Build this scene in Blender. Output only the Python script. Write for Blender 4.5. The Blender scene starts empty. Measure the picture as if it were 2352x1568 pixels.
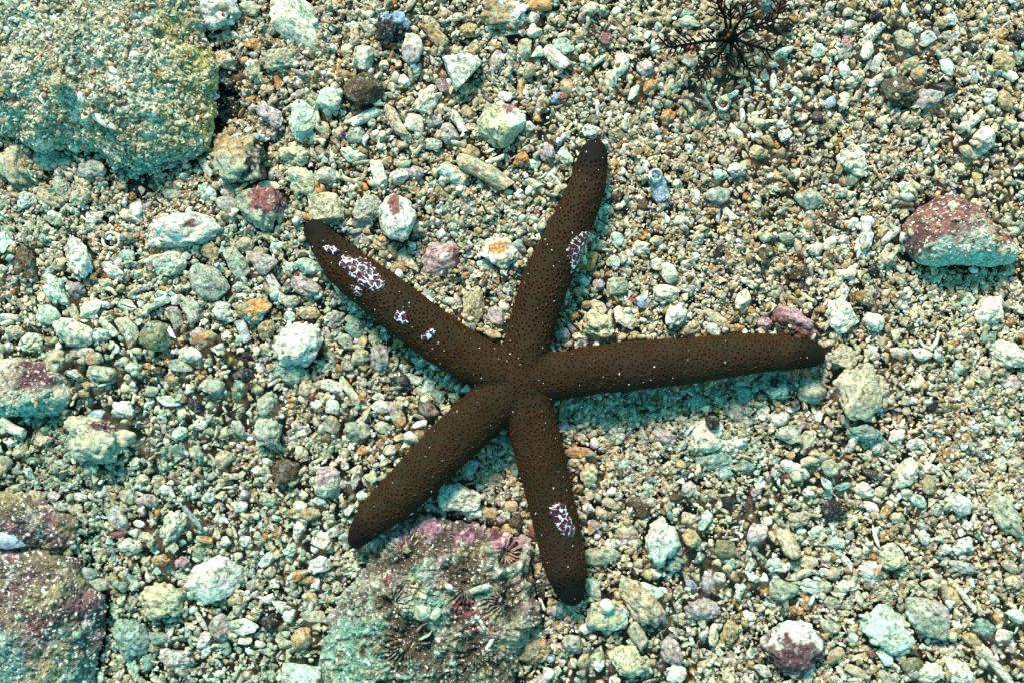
import bpy, bmesh, math, random
import numpy as np
from mathutils import Vector
from mathutils.bvhtree import BVHTree

# ------------------------------------------------------------------ camera, light, exposure
S = bpy.context.scene
COL = S.collection
U = 0.00025            # metres per unit of the layout plan (a plan 2352 x 1568 units across)
PW, PH = 2352, 1568
HFOV = math.radians(50)
D = PW * U / 2 / math.tan(HFOV / 2)      # camera height above the seabed

cam_d = bpy.data.cameras.new("camera")
cam = bpy.data.objects.new("camera", cam_d)
COL.objects.link(cam)
cam.location = (0, 0, D)
cam_d.sensor_width = 36
cam_d.lens = 18 / math.tan(HFOV / 2)
cam_d.clip_start = 0.01
cam_d.clip_end = 100
S.camera = cam

SUN_EL, SUN_AZ = math.radians(43), math.radians(-17)   # azimuth from +y (up in the picture), towards -x
world = bpy.data.worlds.new("World")
S.world = world
world.use_nodes = True
nt = world.node_tree
bg = nt.nodes["Background"]
sky = nt.nodes.new("ShaderNodeTexSky")
sky.sky_type = 'NISHITA'
sky.sun_disc = False
sky.sun_elevation = SUN_EL
sky.sun_rotation = SUN_AZ
mixw = nt.nodes.new("ShaderNodeMix")
mixw.data_type = 'RGBA'
mixw.blend_type = 'MULTIPLY'
mixw.inputs[0].default_value = 1.0
mixw.inputs[7].default_value = (0.27, 1.0, 0.80, 1)    # daylight filtered by sea water
nt.links.new(sky.outputs[0], mixw.inputs[6])
nt.links.new(mixw.outputs[2], bg.inputs[0])
bg.inputs[1].default_value = 0.15

sun_d = bpy.data.lights.new("sun", 'SUN')
sun_d.energy = 2.8
sun_d.angle = math.radians(14)
sun_d.color = (1.0, 0.80, 0.68)
sun = bpy.data.objects.new("sun", sun_d)
COL.objects.link(sun)
sdir = Vector((math.sin(SUN_AZ) * math.cos(SUN_EL), math.cos(SUN_AZ) * math.cos(SUN_EL), math.sin(SUN_EL)))
sun.rotation_euler = sdir.to_track_quat('Z', 'Y').to_euler()
sun.location = sdir * 3

S.view_settings.view_transform = 'Standard'
S.view_settings.look = 'None'
S.view_settings.exposure = 1.18
S.view_settings.gamma = 1
S.render.film_transparent = False
S.cycles.use_denoising = False
S.cycles.max_bounces = 4
S.cycles.diffuse_bounces = 2

R = np.random.default_rng(7)
random.seed(7)


def at(px, py, z=0.0):
    k = (D - z) / D * U
    return np.array([(px - PW / 2) * k, -(py - PH / 2) * k, z])


# ------------------------------------------------------------------ noise
def _h(ix, iy, iz, seed):
    n = (ix * 374761393 + iy * 668265263 + iz * 2147483647 + seed * 1274126177) & 0xffffffff
    n = ((n ^ (n >> 13)) * 1274126177) & 0xffffffff
    n = ((n ^ (n >> 16)) * 2246822519) & 0xffffffff
    return ((n ^ (n >> 15)) & 0xffffff) / float(0xffffff) * 2 - 1


def vnoise(P, freq=1.0, seed=0):
    P = np.asarray(P, dtype=np.float64) * freq + 1000.37
    i = np.floor(P).astype(np.int64)
    f = P - i
    f = f * f * (3 - 2 * f)
    x, y, z = i[..., 0], i[..., 1], i[..., 2]
    u, v, w = f[..., 0], f[..., 1], f[..., 2]
    def c(a, b, d): return _h(x + a, y + b, z + d, seed)
    x00 = c(0, 0, 0) * (1 - u) + c(1, 0, 0) * u
    x10 = c(0, 1, 0) * (1 - u) + c(1, 1, 0) * u
    x01 = c(0, 0, 1) * (1 - u) + c(1, 0, 1) * u
    x11 = c(0, 1, 1) * (1 - u) + c(1, 1, 1) * u
    return (x00 * (1 - v) + x10 * v) * (1 - w) + (x01 * (1 - v) + x11 * v) * w


def fbm(P, freq, seed=0, octv=3, gain=0.5):
    s = 0; a = 1; t = 0
    for k in range(octv):
        s = s + a * vnoise(P, freq * 2.03 ** k, seed + 17 * k)
        t += a; a *= gain
    return s / t


# ------------------------------------------------------------------ materials
def new_mat(name):
    m = bpy.data.materials.new(name)
    m.use_nodes = True
    n = m.node_tree
    b = n.nodes["Principled BSDF"]
    return m, n, b


def node(n, typ, **kw):
    x = n.nodes.new(typ)
    for k, v in kw.items():
        setattr(x, k, v)
    return x


def ramp(n, pts):
    r = node(n, "ShaderNodeValToRGB")
    el = r.color_ramp.elements
    while len(el) < len(pts):
        el.new(0.5)
    for e, (p, c) in zip(el, pts):
        e.position = p
        e.color = (c[0], c[1], c[2], 1)
    return r


def mixrgb(n, blend, fac, a, b):
    x = node(n, "ShaderNodeMix", data_type='RGBA', blend_type=blend)
    for sock, v in ((0, fac), (6, a), (7, b)):
        if isinstance(v, (int, float)):
            x.inputs[sock].default_value = v
        elif isinstance(v, tuple):
            x.inputs[sock].default_value = (*v, 1)
        else:
            n.links.new(v, x.inputs[sock])
    return x.outputs[2]


def stone_material(name, bump=0.6, rough=0.85, scale=1.0, spec=0.25):
    m, n, b = new_mat(name)
    geo = node(n, "ShaderNodeNewGeometry")
    att = node(n, "ShaderNodeAttribute", attribute_name="Col")
    def nz(sc, det=3, rough_=0.6):
        t = node(n, "ShaderNodeTexNoise")
        t.inputs["Scale"].default_value = sc * scale
        t.inputs["Detail"].default_value = det
        t.inputs["Roughness"].default_value = rough_
        n.links.new(geo.outputs["Position"], t.inputs["Vector"])
        return t
    a = nz(420)
    ra = ramp(n, [(0.32, (0.50, 0.48, 0.44)), (0.5, (0.95, 0.95, 0.95)), (0.72, (1.35, 1.33, 1.28))])
    n.links.new(a.outputs[0], ra.inputs[0])
    c = mixrgb(n, 'MULTIPLY', 1.0, att.outputs["Color"], ra.outputs[0])
    # pores
    p = nz(1100, 2)
    rp = ramp(n, [(0.33, (0.25, 0.22, 0.18)), (0.42, (1, 1, 1))])
    n.links.new(p.outputs[0], rp.inputs[0])
    c = mixrgb(n, 'MULTIPLY', 0.8, c, rp.outputs[0])
    # pale grit
    g = nz(1500, 1)
    rg = ramp(n, [(0.70, (0, 0, 0)), (0.76, (1, 1, 1))])
    n.links.new(g.outputs[0], rg.inputs[0])
    c = mixrgb(n, 'MIX', rg.outputs[0], c, (0.80, 0.78, 0.70))
    n.links.new(c, b.inputs["Base Color"])
    b.inputs["Roughness"].default_value = rough
    b.inputs["Specular IOR Level"].default_value = spec
    bm = node(n, "ShaderNodeBump")
    bm.inputs["Strength"].default_value = bump
    bm.inputs["Distance"].default_value = 0.0012
    h = nz(650, 4, 0.7)
    n.links.new(h.outputs[0], bm.inputs["Height"])
    n.links.new(bm.outputs[0], b.inputs["Normal"])
    return m


M_STONE = stone_material("coral_stone", bump=0.8)
M_GRAVEL = stone_material("coral_gravel", bump=0.35)
M_ROCK = stone_material("encrusted_rock", bump=1.0, scale=0.8)
M_SHELL = stone_material("shell", bump=0.15, rough=0.4, spec=0.5)


# ------------------------------------------------------------------ mesh helpers
def mesh_obj(name, V, F, mat, cols=None, smooth=True, parent=None, loc=None):
    """V (n,3) array, F (m,3) or (m,4) int array or list of faces"""
    me = bpy.data.meshes.new(name)
    V = np.asarray(V, dtype=np.float32)
    if isinstance(F, np.ndarray):
        k = F.shape[1]
        me.vertices.add(len(V)); me.vertices.foreach_set("co", V.ravel())
        me.loops.add(F.size); me.loops.foreach_set("vertex_index", F.ravel().astype(np.int32))
        me.polygons.add(len(F))
        me.polygons.foreach_set("loop_start", np.arange(0, F.size, k, dtype=np.int32))
        if isinstance(smooth, np.ndarray):
            me.polygons.foreach_set("use_smooth", smooth)
        else:
            me.polygons.foreach_set("use_smooth", np.full(len(F), bool(smooth)))
        me.update(calc_edges=True)
    else:
        me.from_pydata([tuple(map(float, v)) for v in V], [], F)
        me.polygons.foreach_set("use_smooth", np.full(len(me.polygons), bool(smooth)))
        me.update()
    if cols is not None:
        ca = me.color_attributes.new("Col", 'FLOAT_COLOR', 'POINT')
        c4 = np.ones((len(V), 4), dtype=np.float32)
        c4[:, :3] = np.clip(cols, 0, 1)
        ca.data.foreach_set("color", c4.ravel())
    me.materials.append(mat)
    o = bpy.data.objects.new(name, me)
    COL.objects.link(o)
    if loc is not None:
        o.location = loc
    if parent is not None:
        o.parent = parent
    return o


def tag(o, label, cat, group=None, kind=None):
    if label: o["label"] = label
    if cat: o["category"] = cat
    if group: o["group"] = group
    if kind: o["kind"] = kind
    return o


_ico = {}
def ico(sub):
    if sub not in _ico:
        bm = bmesh.new()
        bmesh.ops.create_icosphere(bm, subdivisions=sub, radius=1)
        V = np.array([v.co[:] for v in bm.verts])
        F = np.array([[v.index for v in f.verts] for f in bm.faces])
        bm.free()
        _ico[sub] = (V, F)
    return _ico[sub]


def norm_ext(V):
    lo, hi = V.min(0), V.max(0)
    return (V - (lo + hi) / 2) / ((hi - lo) / 2)


def cut(V, n, d, soft=0.04):
    n = np.asarray(n, float); n /= np.linalg.norm(n)
    s = V @ n
    over = np.maximum(s - d, 0)
    return V - np.outer(over * (1 - soft), n)


def shape(kind, sub, rng):
    """a unit-extent piece: long axis x, width y, thickness z"""
    V, F = ico(sub)
    V = V.copy()
    sd = int(rng.integers(1, 10 ** 6))
    P = V + rng.uniform(-50, 50, 3)
    if kind == 'peb':
        V = V * (1 + 0.24 * fbm(P, 1.3, sd, 2))[:, None]
        for _ in range(7):
            V = cut(V, rng.normal(size=3), rng.uniform(.62, .95), .12)
    elif kind == 'ang':
        for _ in range(11):
            V = cut(V, rng.normal(size=3), rng.uniform(.52, .85))
        V = V * (1 + 0.16 * fbm(P, 2.0, sd, 3))[:, None]
    elif kind == 'knob':
        n = fbm(P, 1.6, sd, 3, .55)
        V = V * (1 + 0.62 * n - 0.16 * np.abs(vnoise(P, 4, sd + 3)))[:, None]
        for _ in range(5):
            V = cut(V, rng.normal(size=3), rng.uniform(.7, .95), .2)
    elif kind == 'tri':
        a0 = rng.uniform(0, 6.28)
        for k in range(3):
            a = a0 + k * 2.09 + rng.uniform(-.3, .3)
            V = cut(V, (math.cos(a), math.sin(a), rng.uniform(-.2, .3)), rng.uniform(.42, .55), .06)
        for _ in range(4):
            V = cut(V, rng.normal(size=3), rng.uniform(.6, .9))
        V = V * (1 + 0.1 * fbm(P, 2.2, sd, 2))[:, None]
    elif kind == 'stick':
        V = V * (1 + 0.16 * fbm(P, 1.8, sd, 3))[:, None]
        V[:, 1:] *= (1 / np.sqrt(np.maximum(1 - np.clip(np.abs(V[:, 0]), 0, .93) ** 2, .05)))[:, None] ** .75
        V = cut(V, (1, rng.uniform(-.4, .4), rng.uniform(-.3, .3)), rng.uniform(.7, .85), .05)
        V = cut(V, (-1, rng.uniform(-.4, .4), rng.uniform(-.3, .3)), rng.uniform(.7, .85), .05)
        V[:, 1] += rng.uniform(-.5, .5) * V[:, 0] ** 2
        V[:, 1] += 0.22 * vnoise(np.stack([V[:, 0] * 1.5 + sd % 97, V[:, 0] * 0, V[:, 0] * 0], 1), 1, sd)
    elif kind == 'needle':
        V[:, 1] += .35 * V[:, 0] ** 2 * rng.uniform(-1, 1)
    elif kind == 'flake':
        for _ in range(6):
            a = rng.uniform(0, 6.28)
            V = cut(V, (math.cos(a), math.sin(a), 0), rng.uniform(.6, .95), .03)
        V[:, 2] *= .16
        V[:, 2] -= .45 * (V[:, 0] ** 2 + V[:, 1] ** 2) * rng.uniform(.4, 1)
        V = V * (1 + 0.06 * fbm(P, 2.5, sd, 2))[:, None]
    return norm_ext(V), F


PAL = {  # key: (linear colour, word)
    'cr': ((.76, .68, .52), 'cream'), 'wh': ((.72, .69, .59), 'white'), 'be': ((.58, .46, .30), 'beige'),
    'ta': ((.50, .33, .16), 'tan'), 'or': ((.58, .26, .08), 'orange brown'), 'gy': ((.42, .40, .33), 'grey'),
    'mv': ((.48, .37, .36), 'mauve'), 'pk': ((.48, .28, .30), 'pink'), 'rd': ((.27, .10, .09), 'brick red'),
    'mr': ((.14, .055, .065), 'maroon'), 'gn': ((.42, .43, .31), 'greenish grey'), 'yg': ((.60, .55, .33), 'yellow green'),
    'mt': ((.56, .68, .54), 'mint green'), 'te': ((.24, .37, .30), 'teal'), 'bk': ((.022, .02, .02), 'black'),
    'db': ((.10, .06, .03), 'dark brown'), 'bl': ((.30, .40, .52), 'blue grey'), 'ol': ((.22, .21, .11), 'olive'),
}


def c_(k):
    return np.array(PAL[k][0])


def thr_is_spot(t): return isinstance(t, tuple)


def paint(Vu, Vm, base, rng, patch=None, algae=.25, speck=.1, Vp=None):
    """vertex colours: Vu unit-shape coords, Vm metric coords"""
    sd = int(rng.integers(1, 10 ** 6))
    P = Vm + rng.uniform(-1, 1, 3)
    n = len(Vu)
    col = np.tile(np.asarray(base, float), (n, 1))
    col *= (1 + .45 * fbm(P, 260, sd, 3))[:, None]
    warm = np.clip(fbm(P, 190, sd + 5, 2) * 2.2 - .2, 0, 1)[:, None]
    col = col * (1 - .4 * warm) + np.array([.52, .34, .16]) * (np.mean(base) / .45) * .4 * warm
    a = np.clip((fbm(P, 200, sd + 9, 3) + algae - .38) * 3.2, 0, 1)[:, None] * .7
    col = col * (1 - a) + np.array([.33, .46, .33]) * (.35 + np.mean(base)) * a
    b2 = np.clip((fbm(P, 330, sd + 12, 3) - .12) * 4, 0, 1)[:, None] * .6
    alt = np.array([[.80, .74, .60], [.52, .36, .20], [.50, .38, .38], [.62, .60, .46]])[int(rng.integers(4))]
    col = col * (1 - b2) + alt * (.25 + 1.1 * np.mean(base)) * b2
    if patch:
        for (pc, dx, dy, th) in (patch if isinstance(patch, list) else [patch]):
            if thr_is_spot(th):
                q = (Vp - np.array([dx, dy])) / np.array(th)
                s = 1 - np.hypot(q[:, 0], q[:, 1]) + .7 * fbm(P, 300, sd + 31, 3); th = 0.0
            else:
                s = Vu[:, 0] * dx + Vu[:, 1] * dy + .55 * fbm(P, 230, sd + 31, 3)
            m = np.clip((s - th) * 7, 0, 1)[:, None]
            col = col * (1 - m) + c_(pc) * (1 + .3 * fbm(P, 500, sd + 2, 2))[:, None] * m
    sp = fbm(P, 700, sd + 40, 2) > (.48 - speck)
    col[sp] *= .35
    wsp = fbm(P, 800, sd + 50, 2) > .42
    col[wsp] = col[wsp] * .4 + np.array([.8, .78, .7]) * .6 * (.4 + .6 * min(1, np.mean(base) * 2))
    return col


# ------------------------------------------------------------------ seabed relief
PITS = [  # plan x, y, radius, depth mm
    (510, 190, 60, 12), (520, 265, 45, 12), (330, 430, 90, 9), (110, 395, 70, 7), (1150, 1075, 70, 9),
    (920, 870, 80, 6), (800, 720, 60, 5), (1255, 1330, 40, 9), (225, 1480, 50, 14), (235, 1260, 60, 6),
    (1480, 920, 120, 5), (1640, 330, 50, 5), (2200, 640, 90, 5), (2290, 1060, 70, 5), (640, 90, 60, 5),
    (1230, 640, 40, 4), (1700, 930, 110, 5), (2240, 210, 60, 5), (560, 300, 50, 6), (130, 1000, 60, 6),
    (980, 620, 50, 6), (1650, 1050, 60, 4), (480, 1310, 50, 5), (1270, 1440, 50, 8), (2060, 1330, 50, 7),
    (250, 1120, 60, 6), (640, 380, 40, 4), (1200, 740, 30, 3),
]
def terrain(x, y):
    P = np.stack([x, y, np.zeros_like(x)], -1)
    z = .0055 * fbm(P, 13, 3, 3) + .0048 * fbm(P, 38, 5, 2)
    for (px, py, r, dmm) in PITS:
        c = at(px, py)
        d2 = ((x - c[0]) ** 2 + (y - c[1]) ** 2) / (r * U) ** 2
        z = z - dmm * .001 * np.exp(-d2)
    return z


def ground():
    n = 420
    t = np.linspace(-1, 1, n)
    s = np.sign(t) * (np.abs(t) * .36 + (np.abs(t) ** 7) * 3.6)
    X, Y = np.meshgrid(s, s)
    Z = terrain(X, Y) - .0100
    V = np.stack([X, Y, Z], -1).reshape(-1, 3)
    i = np.arange(n * n).reshape(n, n)
    F = np.stack([i[:-1, :-1], i[:-1, 1:], i[1:, 1:], i[1:, :-1]], -1).reshape(-1, 4)
    col = np.tile(np.array([.13, .10, .07]), (len(V), 1)) * (1 + .3 * fbm(V, 60, 8, 3))[:, None]  # sand coloured dark so the gaps between pieces read as shade
    o = mesh_obj("seabed", V, F, M_GRAVEL, col)
    tag(o, "coral sand seabed darkened for shade under all the rubble", "seabed", kind="structure")
ground()

# height raster of everything standing on the seabed, in plan metres
GX0, GY0, GS = -.40, -.29, .0005
GW, GH = int(.80 / GS), int(.58 / GS)
gx = GX0 + (np.arange(GW) + .5) * GS
gy = GY0 + (np.arange(GH) + .5) * GS
GXX, GYY = np.meshgrid(gx, gy)
HM = terrain(GXX, GYY)
BASE = HM.copy()
OCC = np.zeros((GH, GW), dtype=np.int8)    # 1 rocks, 2 starfish


def raster(V, code=1, shrink=0):
    ix = ((V[:, 0] - GX0) / GS).astype(int)
    iy = ((V[:, 1] - GY0) / GS).astype(int)
    ok = (ix >= 1) & (ix < GW - 1) & (iy >= 1) & (iy < GH - 1)
    ix, iy, z = ix[ok], iy[ok], V[ok, 2]
    top = z > np.median(V[:, 2]) + (V[:, 2].max() - np.median(V[:, 2])) * .25 if code == 1 else np.ones(len(z), bool)
    for dx in (0, 1):
        for dy in (0, 1):
            np.maximum.at(HM, (iy + dy, ix + dx), z)
            OCC[iy[top] + dy, ix[top] + dx] = np.maximum(OCC[iy[top] + dy, ix[top] + dx], code)


def hm_at(x, y):
    ix = int(np.clip((x - GX0) / GS, 0, GW - 1)); iy = int(np.clip((y - GY0) / GS, 0, GH - 1))
    return HM[iy, ix]


# ------------------------------------------------------------------ big rocks traced by outline
def dense_outline(pts, n):
    pts = np.asarray(pts, float)
    # closed Catmull-Rom
    out = []
    m = len(pts)
    for i in range(m):
        p0, p1, p2, p3 = pts[i - 1], pts[i], pts[(i + 1) % m], pts[(i + 2) % m]
        for t in np.linspace(0, 1, 12, endpoint=False):
            out.append(.5 * ((2 * p1) + (-p0 + p2) * t + (2 * p0 - 5 * p1 + 4 * p2 - p3) * t * t + (-p0 + 3 * p1 - 3 * p2 + p3) * t ** 3))
    return np.array(out)


def outline_rock(name, outline, centre, height, zb, colfn, rough=(.0016, .0006), p=3.0, tilt=(0, 0), nA=420, nR=170, extra=None, mat=None, seed=1, ledge=.25, code=3):
    zmid = zb + height * .55
    O = np.array([at(x, y, zmid)[:2] for x, y in dense_outline(outline, 0)])
    c = at(centre[0], centre[1], zmid)[:2]
    ang = np.arctan2(O[:, 1] - c[1], O[:, 0] - c[0])
    rad = np.hypot(O[:, 0] - c[0], O[:, 1] - c[1])
    o = np.argsort(ang)
    ang, rad = ang[o], rad[o]
    A = np.linspace(-math.pi, math.pi, nA, endpoint=False)
    Rr = np.interp(A, ang, rad, period=2 * math.pi)
    T = np.linspace(0, 1, nR)
    # t 0..0.8 top, 0.8..1 side going down
    rr = np.sin(np.minimum(T / .82, 1) * math.pi / 2) ** 1.0
    rr = np.minimum(T / .82, 1)
    zz = np.where(T < .82, height * (ledge + (1 - ledge) * (1 - rr ** p) ** (1 / 1.6)), height * ledge * (1 - (T - .82) / .18) - .004 * (T - .82) / .18)
    undercut = np.where(T > .82, 1 - .10 * ((T - .82) / .18), 1)
    AA, TT = np.meshgrid(A, T)
    X = c[0] + np.cos(AA) * Rr[None, :] * (rr * undercut)[:, None]
    Y = c[1] + np.sin(AA) * Rr[None, :] * (rr * undercut)[:, None]
    Z = zb + zz[:, None] + 0 * AA
    Z = Z + (X - c[0]) * tilt[0] + (Y - c[1]) * tilt[1]
    V = np.stack([X, Y, Z], -1).reshape(-1, 3)
    N = np.stack([np.cos(AA) * (rr ** 4)[:, None], np.sin(AA) * (rr ** 4)[:, None], np.ones_like(AA) * (1.05 - rr ** 4)[:, None]], -1).reshape(-1, 3)
    N /= np.linalg.norm(N, axis=1)[:, None]
    big = fbm(V, 45, seed, 3)
    mid = fbm(V, 170, seed + 3, 3)
    fine = fbm(V, 620, seed + 6, 3)
    disp = rough[0] * 2.2 * big + rough[0] * mid + rough[1] * fine
    if extra is not None:
        disp = disp + extra(V)
    V = V + N * disp[:, None]
    i = np.arange(nA * nR).reshape(nR, nA)
    j = np.roll(i, -1, axis=1)
    F = np.stack([i[:-1], i[1:], j[1:], j[:-1]], -1).reshape(-1, 4)
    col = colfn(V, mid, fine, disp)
    ob = mesh_obj(name, V - np.array([c[0], c[1], zb]), F, mat or M_ROCK, col, loc=(c[0], c[1], zb))
    raster(V[: int(nA * nR * .85)], code)
    return ob, V


def blend(col, c2, m):
    m = np.clip(m, 0, 1)[:, None]
    return col * (1 - m) + np.asarray(c2) * m


def plan(V):   # back to plan units
    k = D / (D - V[:, 2]) / U
    return V[:, 0] * k + PW / 2, -V[:, 1] * k + PH / 2


def col_boulder(V, mid, fine, disp):
    x, y = plan(V)
    col = np.tile(np.array([.40, .34, .20]), (len(V), 1))
    col = blend(col, (.24, .36, .26), (fbm(V, 60, 90, 3) + .15) * 2.0)
    col = blend(col, (.20, .15, .10), (fbm(V, 260, 97, 3) - .12) * 5)
    col = blend(col, (.70, .66, .52), (fbm(V, 110, 91, 3)) * 3)
    col = blend(col, (.42, .34, .10), (fbm(V, 60, 92, 3) + (x - 330) / 400) * 1.8 * .8)
    col = blend(col, (.42, .24, .10), (fbm(V, 140, 93, 3) - .22 + (x - 430) / 900) * 4 * .8)
    col = blend(col, (.28, .12, .08), (fbm(V, 210, 94, 3) - .45) * 6)
    col = blend(col, (.10, .30, .26), (y - 330) / 50)
    col *= (1 + .5 * fine)[:, None]
    g = fbm(V, 900, 95, 2)
    col[g > .40] = (.85, .83, .75)
    col[g < -.42] *= .3
    return col


B1 = [(-140, -140), (200, -150), (430, -60), (446, 0), (466, 77), (484, 150), (482, 207), (474, 300), (457, 344),
      (417, 370), (334, 392), (250, 372), (217, 345), (133, 337), (67, 335), (17, 310), (-60, 300), (-160, 250)]
o, V_b1 = outline_rock("boulder", B1, (190, 130), .033, -.003, col_boulder, rough=(.0028, .0014), p=1.8, nA=640, nR=300, seed=11, ledge=.18, code=4)
tag(o, "large flat boulder filling the upper left corner, dusted with sand and yellow green algae", "boulder")


def col_bl(V, mid, fine, disp):
    x, y = plan(V)
    col = np.tile(np.array([.11, .075, .065]), (len(V), 1))
    col = blend(col, (.34, .30, .26), (fbm(V, 120, 80, 3) - .16) * 3)
    col = blend(col, (.20, .09, .10), (fbm(V, 90, 81, 3) - .12) * 4 * .8)
    col = blend(col, (.14, .26, .22), ((y - 1440) / 90 + fbm(V, 70, 82, 3)) * .8)
    col = blend(col, (.30, .24, .12), (fbm(V, 60, 83, 3) - .05) * 3 * .7)
    col *= (1 + .6 * fine)[:, None]
    g = fbm(V, 800, 85, 2)
    col[g > .40] = (.8, .78, .72)
    return col


B2 = [(-120, 1250), (-20, 1262), (70, 1270), (150, 1290), (178, 1345), (214, 1385), (234, 1420), (228, 1460), (213, 1515), (206, 1580), (190, 1680), (-40, 1700), (-130, 1600)]
o, _ = outline_rock("rock", B2, (50, 1460), .030, .0, col_bl, rough=(.0036, .0016), p=1.9, nA=480, nR=200, seed=21, ledge=.2, code=5)
tag(o, "large brown and pink crusted rock in the lower left corner", "rock")
B2b = [(-120, 1120), (-20, 1130), (60, 1140), (130, 1165), (172, 1195), (168, 1235), (150, 1275), (80, 1290), (0, 1292), (-110, 1280)]
o, _ = outline_rock("rock", B2b, (30, 1210), .015, .0, col_bl, rough=(.0034, .0016), p=1.7, nA=320, nR=130, seed=25, ledge=.12, code=5)
tag(o, "low grey brown encrusted rock at the left edge above the lower left corner rock", "rock")


FANS = [(1068, 1345, 70, 1.2), (930, 1480, 72, .9), (1155, 1380, 56, .2), (925, 1280, 50, -.6), (900, 1385, 46, 3.9), (1160, 1275, 38, 5.6), (1095, 1505, 54, 2.5)]
def fan_disp(V):
    out = np.zeros(len(V))
    for k, (fx, fy, fr, fa) in enumerate(FANS):
        c = at(fx, fy, .022)
        dx, dy = V[:, 0] - c[0], V[:, 1] - c[1]
        r = np.hypot(dx, dy) / (fr * U)
        a = np.arctan2(dy, dx) + k
        nn = 22 if fr > 40 else 16
        w = np.clip(1.25 - r, 0, 1) * np.clip(r * 5 - .4, 0, 1)
        sector = np.clip(.55 + np.cos(np.arctan2(dy, dx) - fa) * 1.1 + .8 * fbm(V, 110, 150 + k, 2), 0, 1)
        a = a + .30 * fbm(V, 120, 130 + k, 2) + .12 * fbm(V, 400, 131 + k, 2)
        out += w * (1 - sector) * .0016 * np.cos(nn * a) - .0020 * np.exp(-(r / .25) ** 2) - .0048 * sector * np.clip(1.6 - 1.6 * r, 0, 1)
        out += .0016 * sector * np.exp(-((r - 1.05) / .18) ** 2)
    kn = fbm(V, 260, 140, 2)
    return out + .0030 * np.abs(kn) + .0025 * fbm(V, 120, 142, 2) + .0022 * np.maximum(vnoise(V, 330, 141), 0)


def col_coral(V, mid, fine, disp):
    x, y = plan(V)
    col = np.tile(np.array([.27, .23, .17]), (len(V), 1))
    lowp = (y - 1180) / 390; lef = (1230 - x) / 480
    col = blend(col, (.17, .32, .24), (fbm(V, 70, 60, 3) * 1.6 + lef * .9 + lowp * .6 - .5) * 1.4)
    col = blend(col, (.32, .19, .21), (fbm(V, 85, 61, 3) * 2.4 + .55 - lowp * 1.5) * .85)
    col = blend(col, (.44, .36, .14), (fbm(V, 100, 66, 3) - .15) * 3 * .7)
    col = blend(col, (.22, .06, .06), (fbm(V, 150, 62, 3) - .34 + .08 * (x > 960)) * 6)
    col = blend(col, (.26, .24, .15), (fbm(V, 190, 67, 3) - .05) * 4 * .8)
    for (px, py, r) in ((1060, 1400, 34), (1085, 1425, 30), (890, 1330, 14), (1150, 1335, 14), (1150, 1375, 20)):
        d = np.hypot(x - px, y - py) / r
        col = blend(col, (.20, .06, .06), (1.1 - d + .6 * fine) * 3)
    for (px, py, rx, ry) in ((985, 1210, 50, 22), (1075, 1230, 60, 26), (1150, 1250, 40, 20)):
        d = np.hypot((x - px) / rx, (y - py) / ry)
        col = blend(col, (.36, .17, .22), (1.1 - d + .6 * fine) * 2 * .8)
    col = blend(col, (.70, .67, .56), (fbm(V, 300, 63, 3) - .32) * 6)
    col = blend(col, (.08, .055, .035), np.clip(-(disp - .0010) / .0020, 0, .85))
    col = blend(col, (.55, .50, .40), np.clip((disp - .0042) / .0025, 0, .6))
    for (fx, fy, fr, fa) in FANS:
        d = np.hypot(x - fx, y - fy) / fr
        col = blend(col, (.075, .055, .035), np.clip((.95 - d) * 2.5 + fine, 0, .8) * np.clip(.6 + np.cos(np.arctan2(-(y - fy), x - fx) - fa), 0, 1))
    col *= (1 + .6 * fine)[:, None]
    g = fbm(V, 900, 65, 2)
    col[g > .50] = (.85, .83, .78)
    return col


B3 = [(862, 1262), (900, 1222), (955, 1196), (1017, 1192), (1084, 1206), (1151, 1226), (1201, 1258), (1216, 1298), (1230, 1335), (1236, 1378),
      (1240, 1428), (1213, 1450), (1188, 1495), (1185, 1568), (1170, 1660), (960, 1700), (780, 1660), (742, 1560), (752, 1470), (768, 1400), (800, 1352), (828, 1325)]
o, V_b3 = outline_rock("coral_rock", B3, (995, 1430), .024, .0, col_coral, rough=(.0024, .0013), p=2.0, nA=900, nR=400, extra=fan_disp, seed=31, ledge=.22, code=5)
tag(o, "large pink, red and teal coral rock with radial fan skeletons below the starfish", "coral rock")


def col_red(V, mid, fine, disp):
    x, y = plan(V)
    col = np.tile(np.array([.22, .085, .075]), (len(V), 1)) * (1 + .5 * mid)[:, None]
    s = (x - 2135) / 150 * .55 + (y - 520) / 80 * .75 - .30 + .5 * fbm(V, 120, 51, 3)
    s2 = s - 1.8 * np.exp(-((x - 2318) / 30) ** 2 - ((y - 535) / 26) ** 2)
    col = blend(col, (.52, .52, .43), s2 * 3)
    col = blend(col, (.26, .50, .42), (s2 * 2) * np.clip((y - 560) / 40 + fbm(V, 90, 52, 3), 0, 1))  # teal shade on the white face's bottom, put into the colour
    col *= (1 + .4 * fine)[:, None]
    g = fbm(V, 800, 55, 2)
    col[g > .45] = (.8, .7, .62)
    return col


B4 = [(2084, 540), (2100, 500), (2140, 470), (2175, 448), (2215, 450), (2262, 476), (2298, 515), (2340, 548), (2352, 580), (2340, 604), (2290, 611), (2230, 612), (2150, 609), (2108, 592)]
o, V_b4 = outline_rock("rock", B4, (2210, 540), .026, .0, col_red, rough=(.0016, .0006), p=1.9, nA=360, nR=160, seed=41, ledge=.30)
tag(o, "brick red rock with a white lower face tinted teal for shade at the right edge", "rock")


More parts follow.
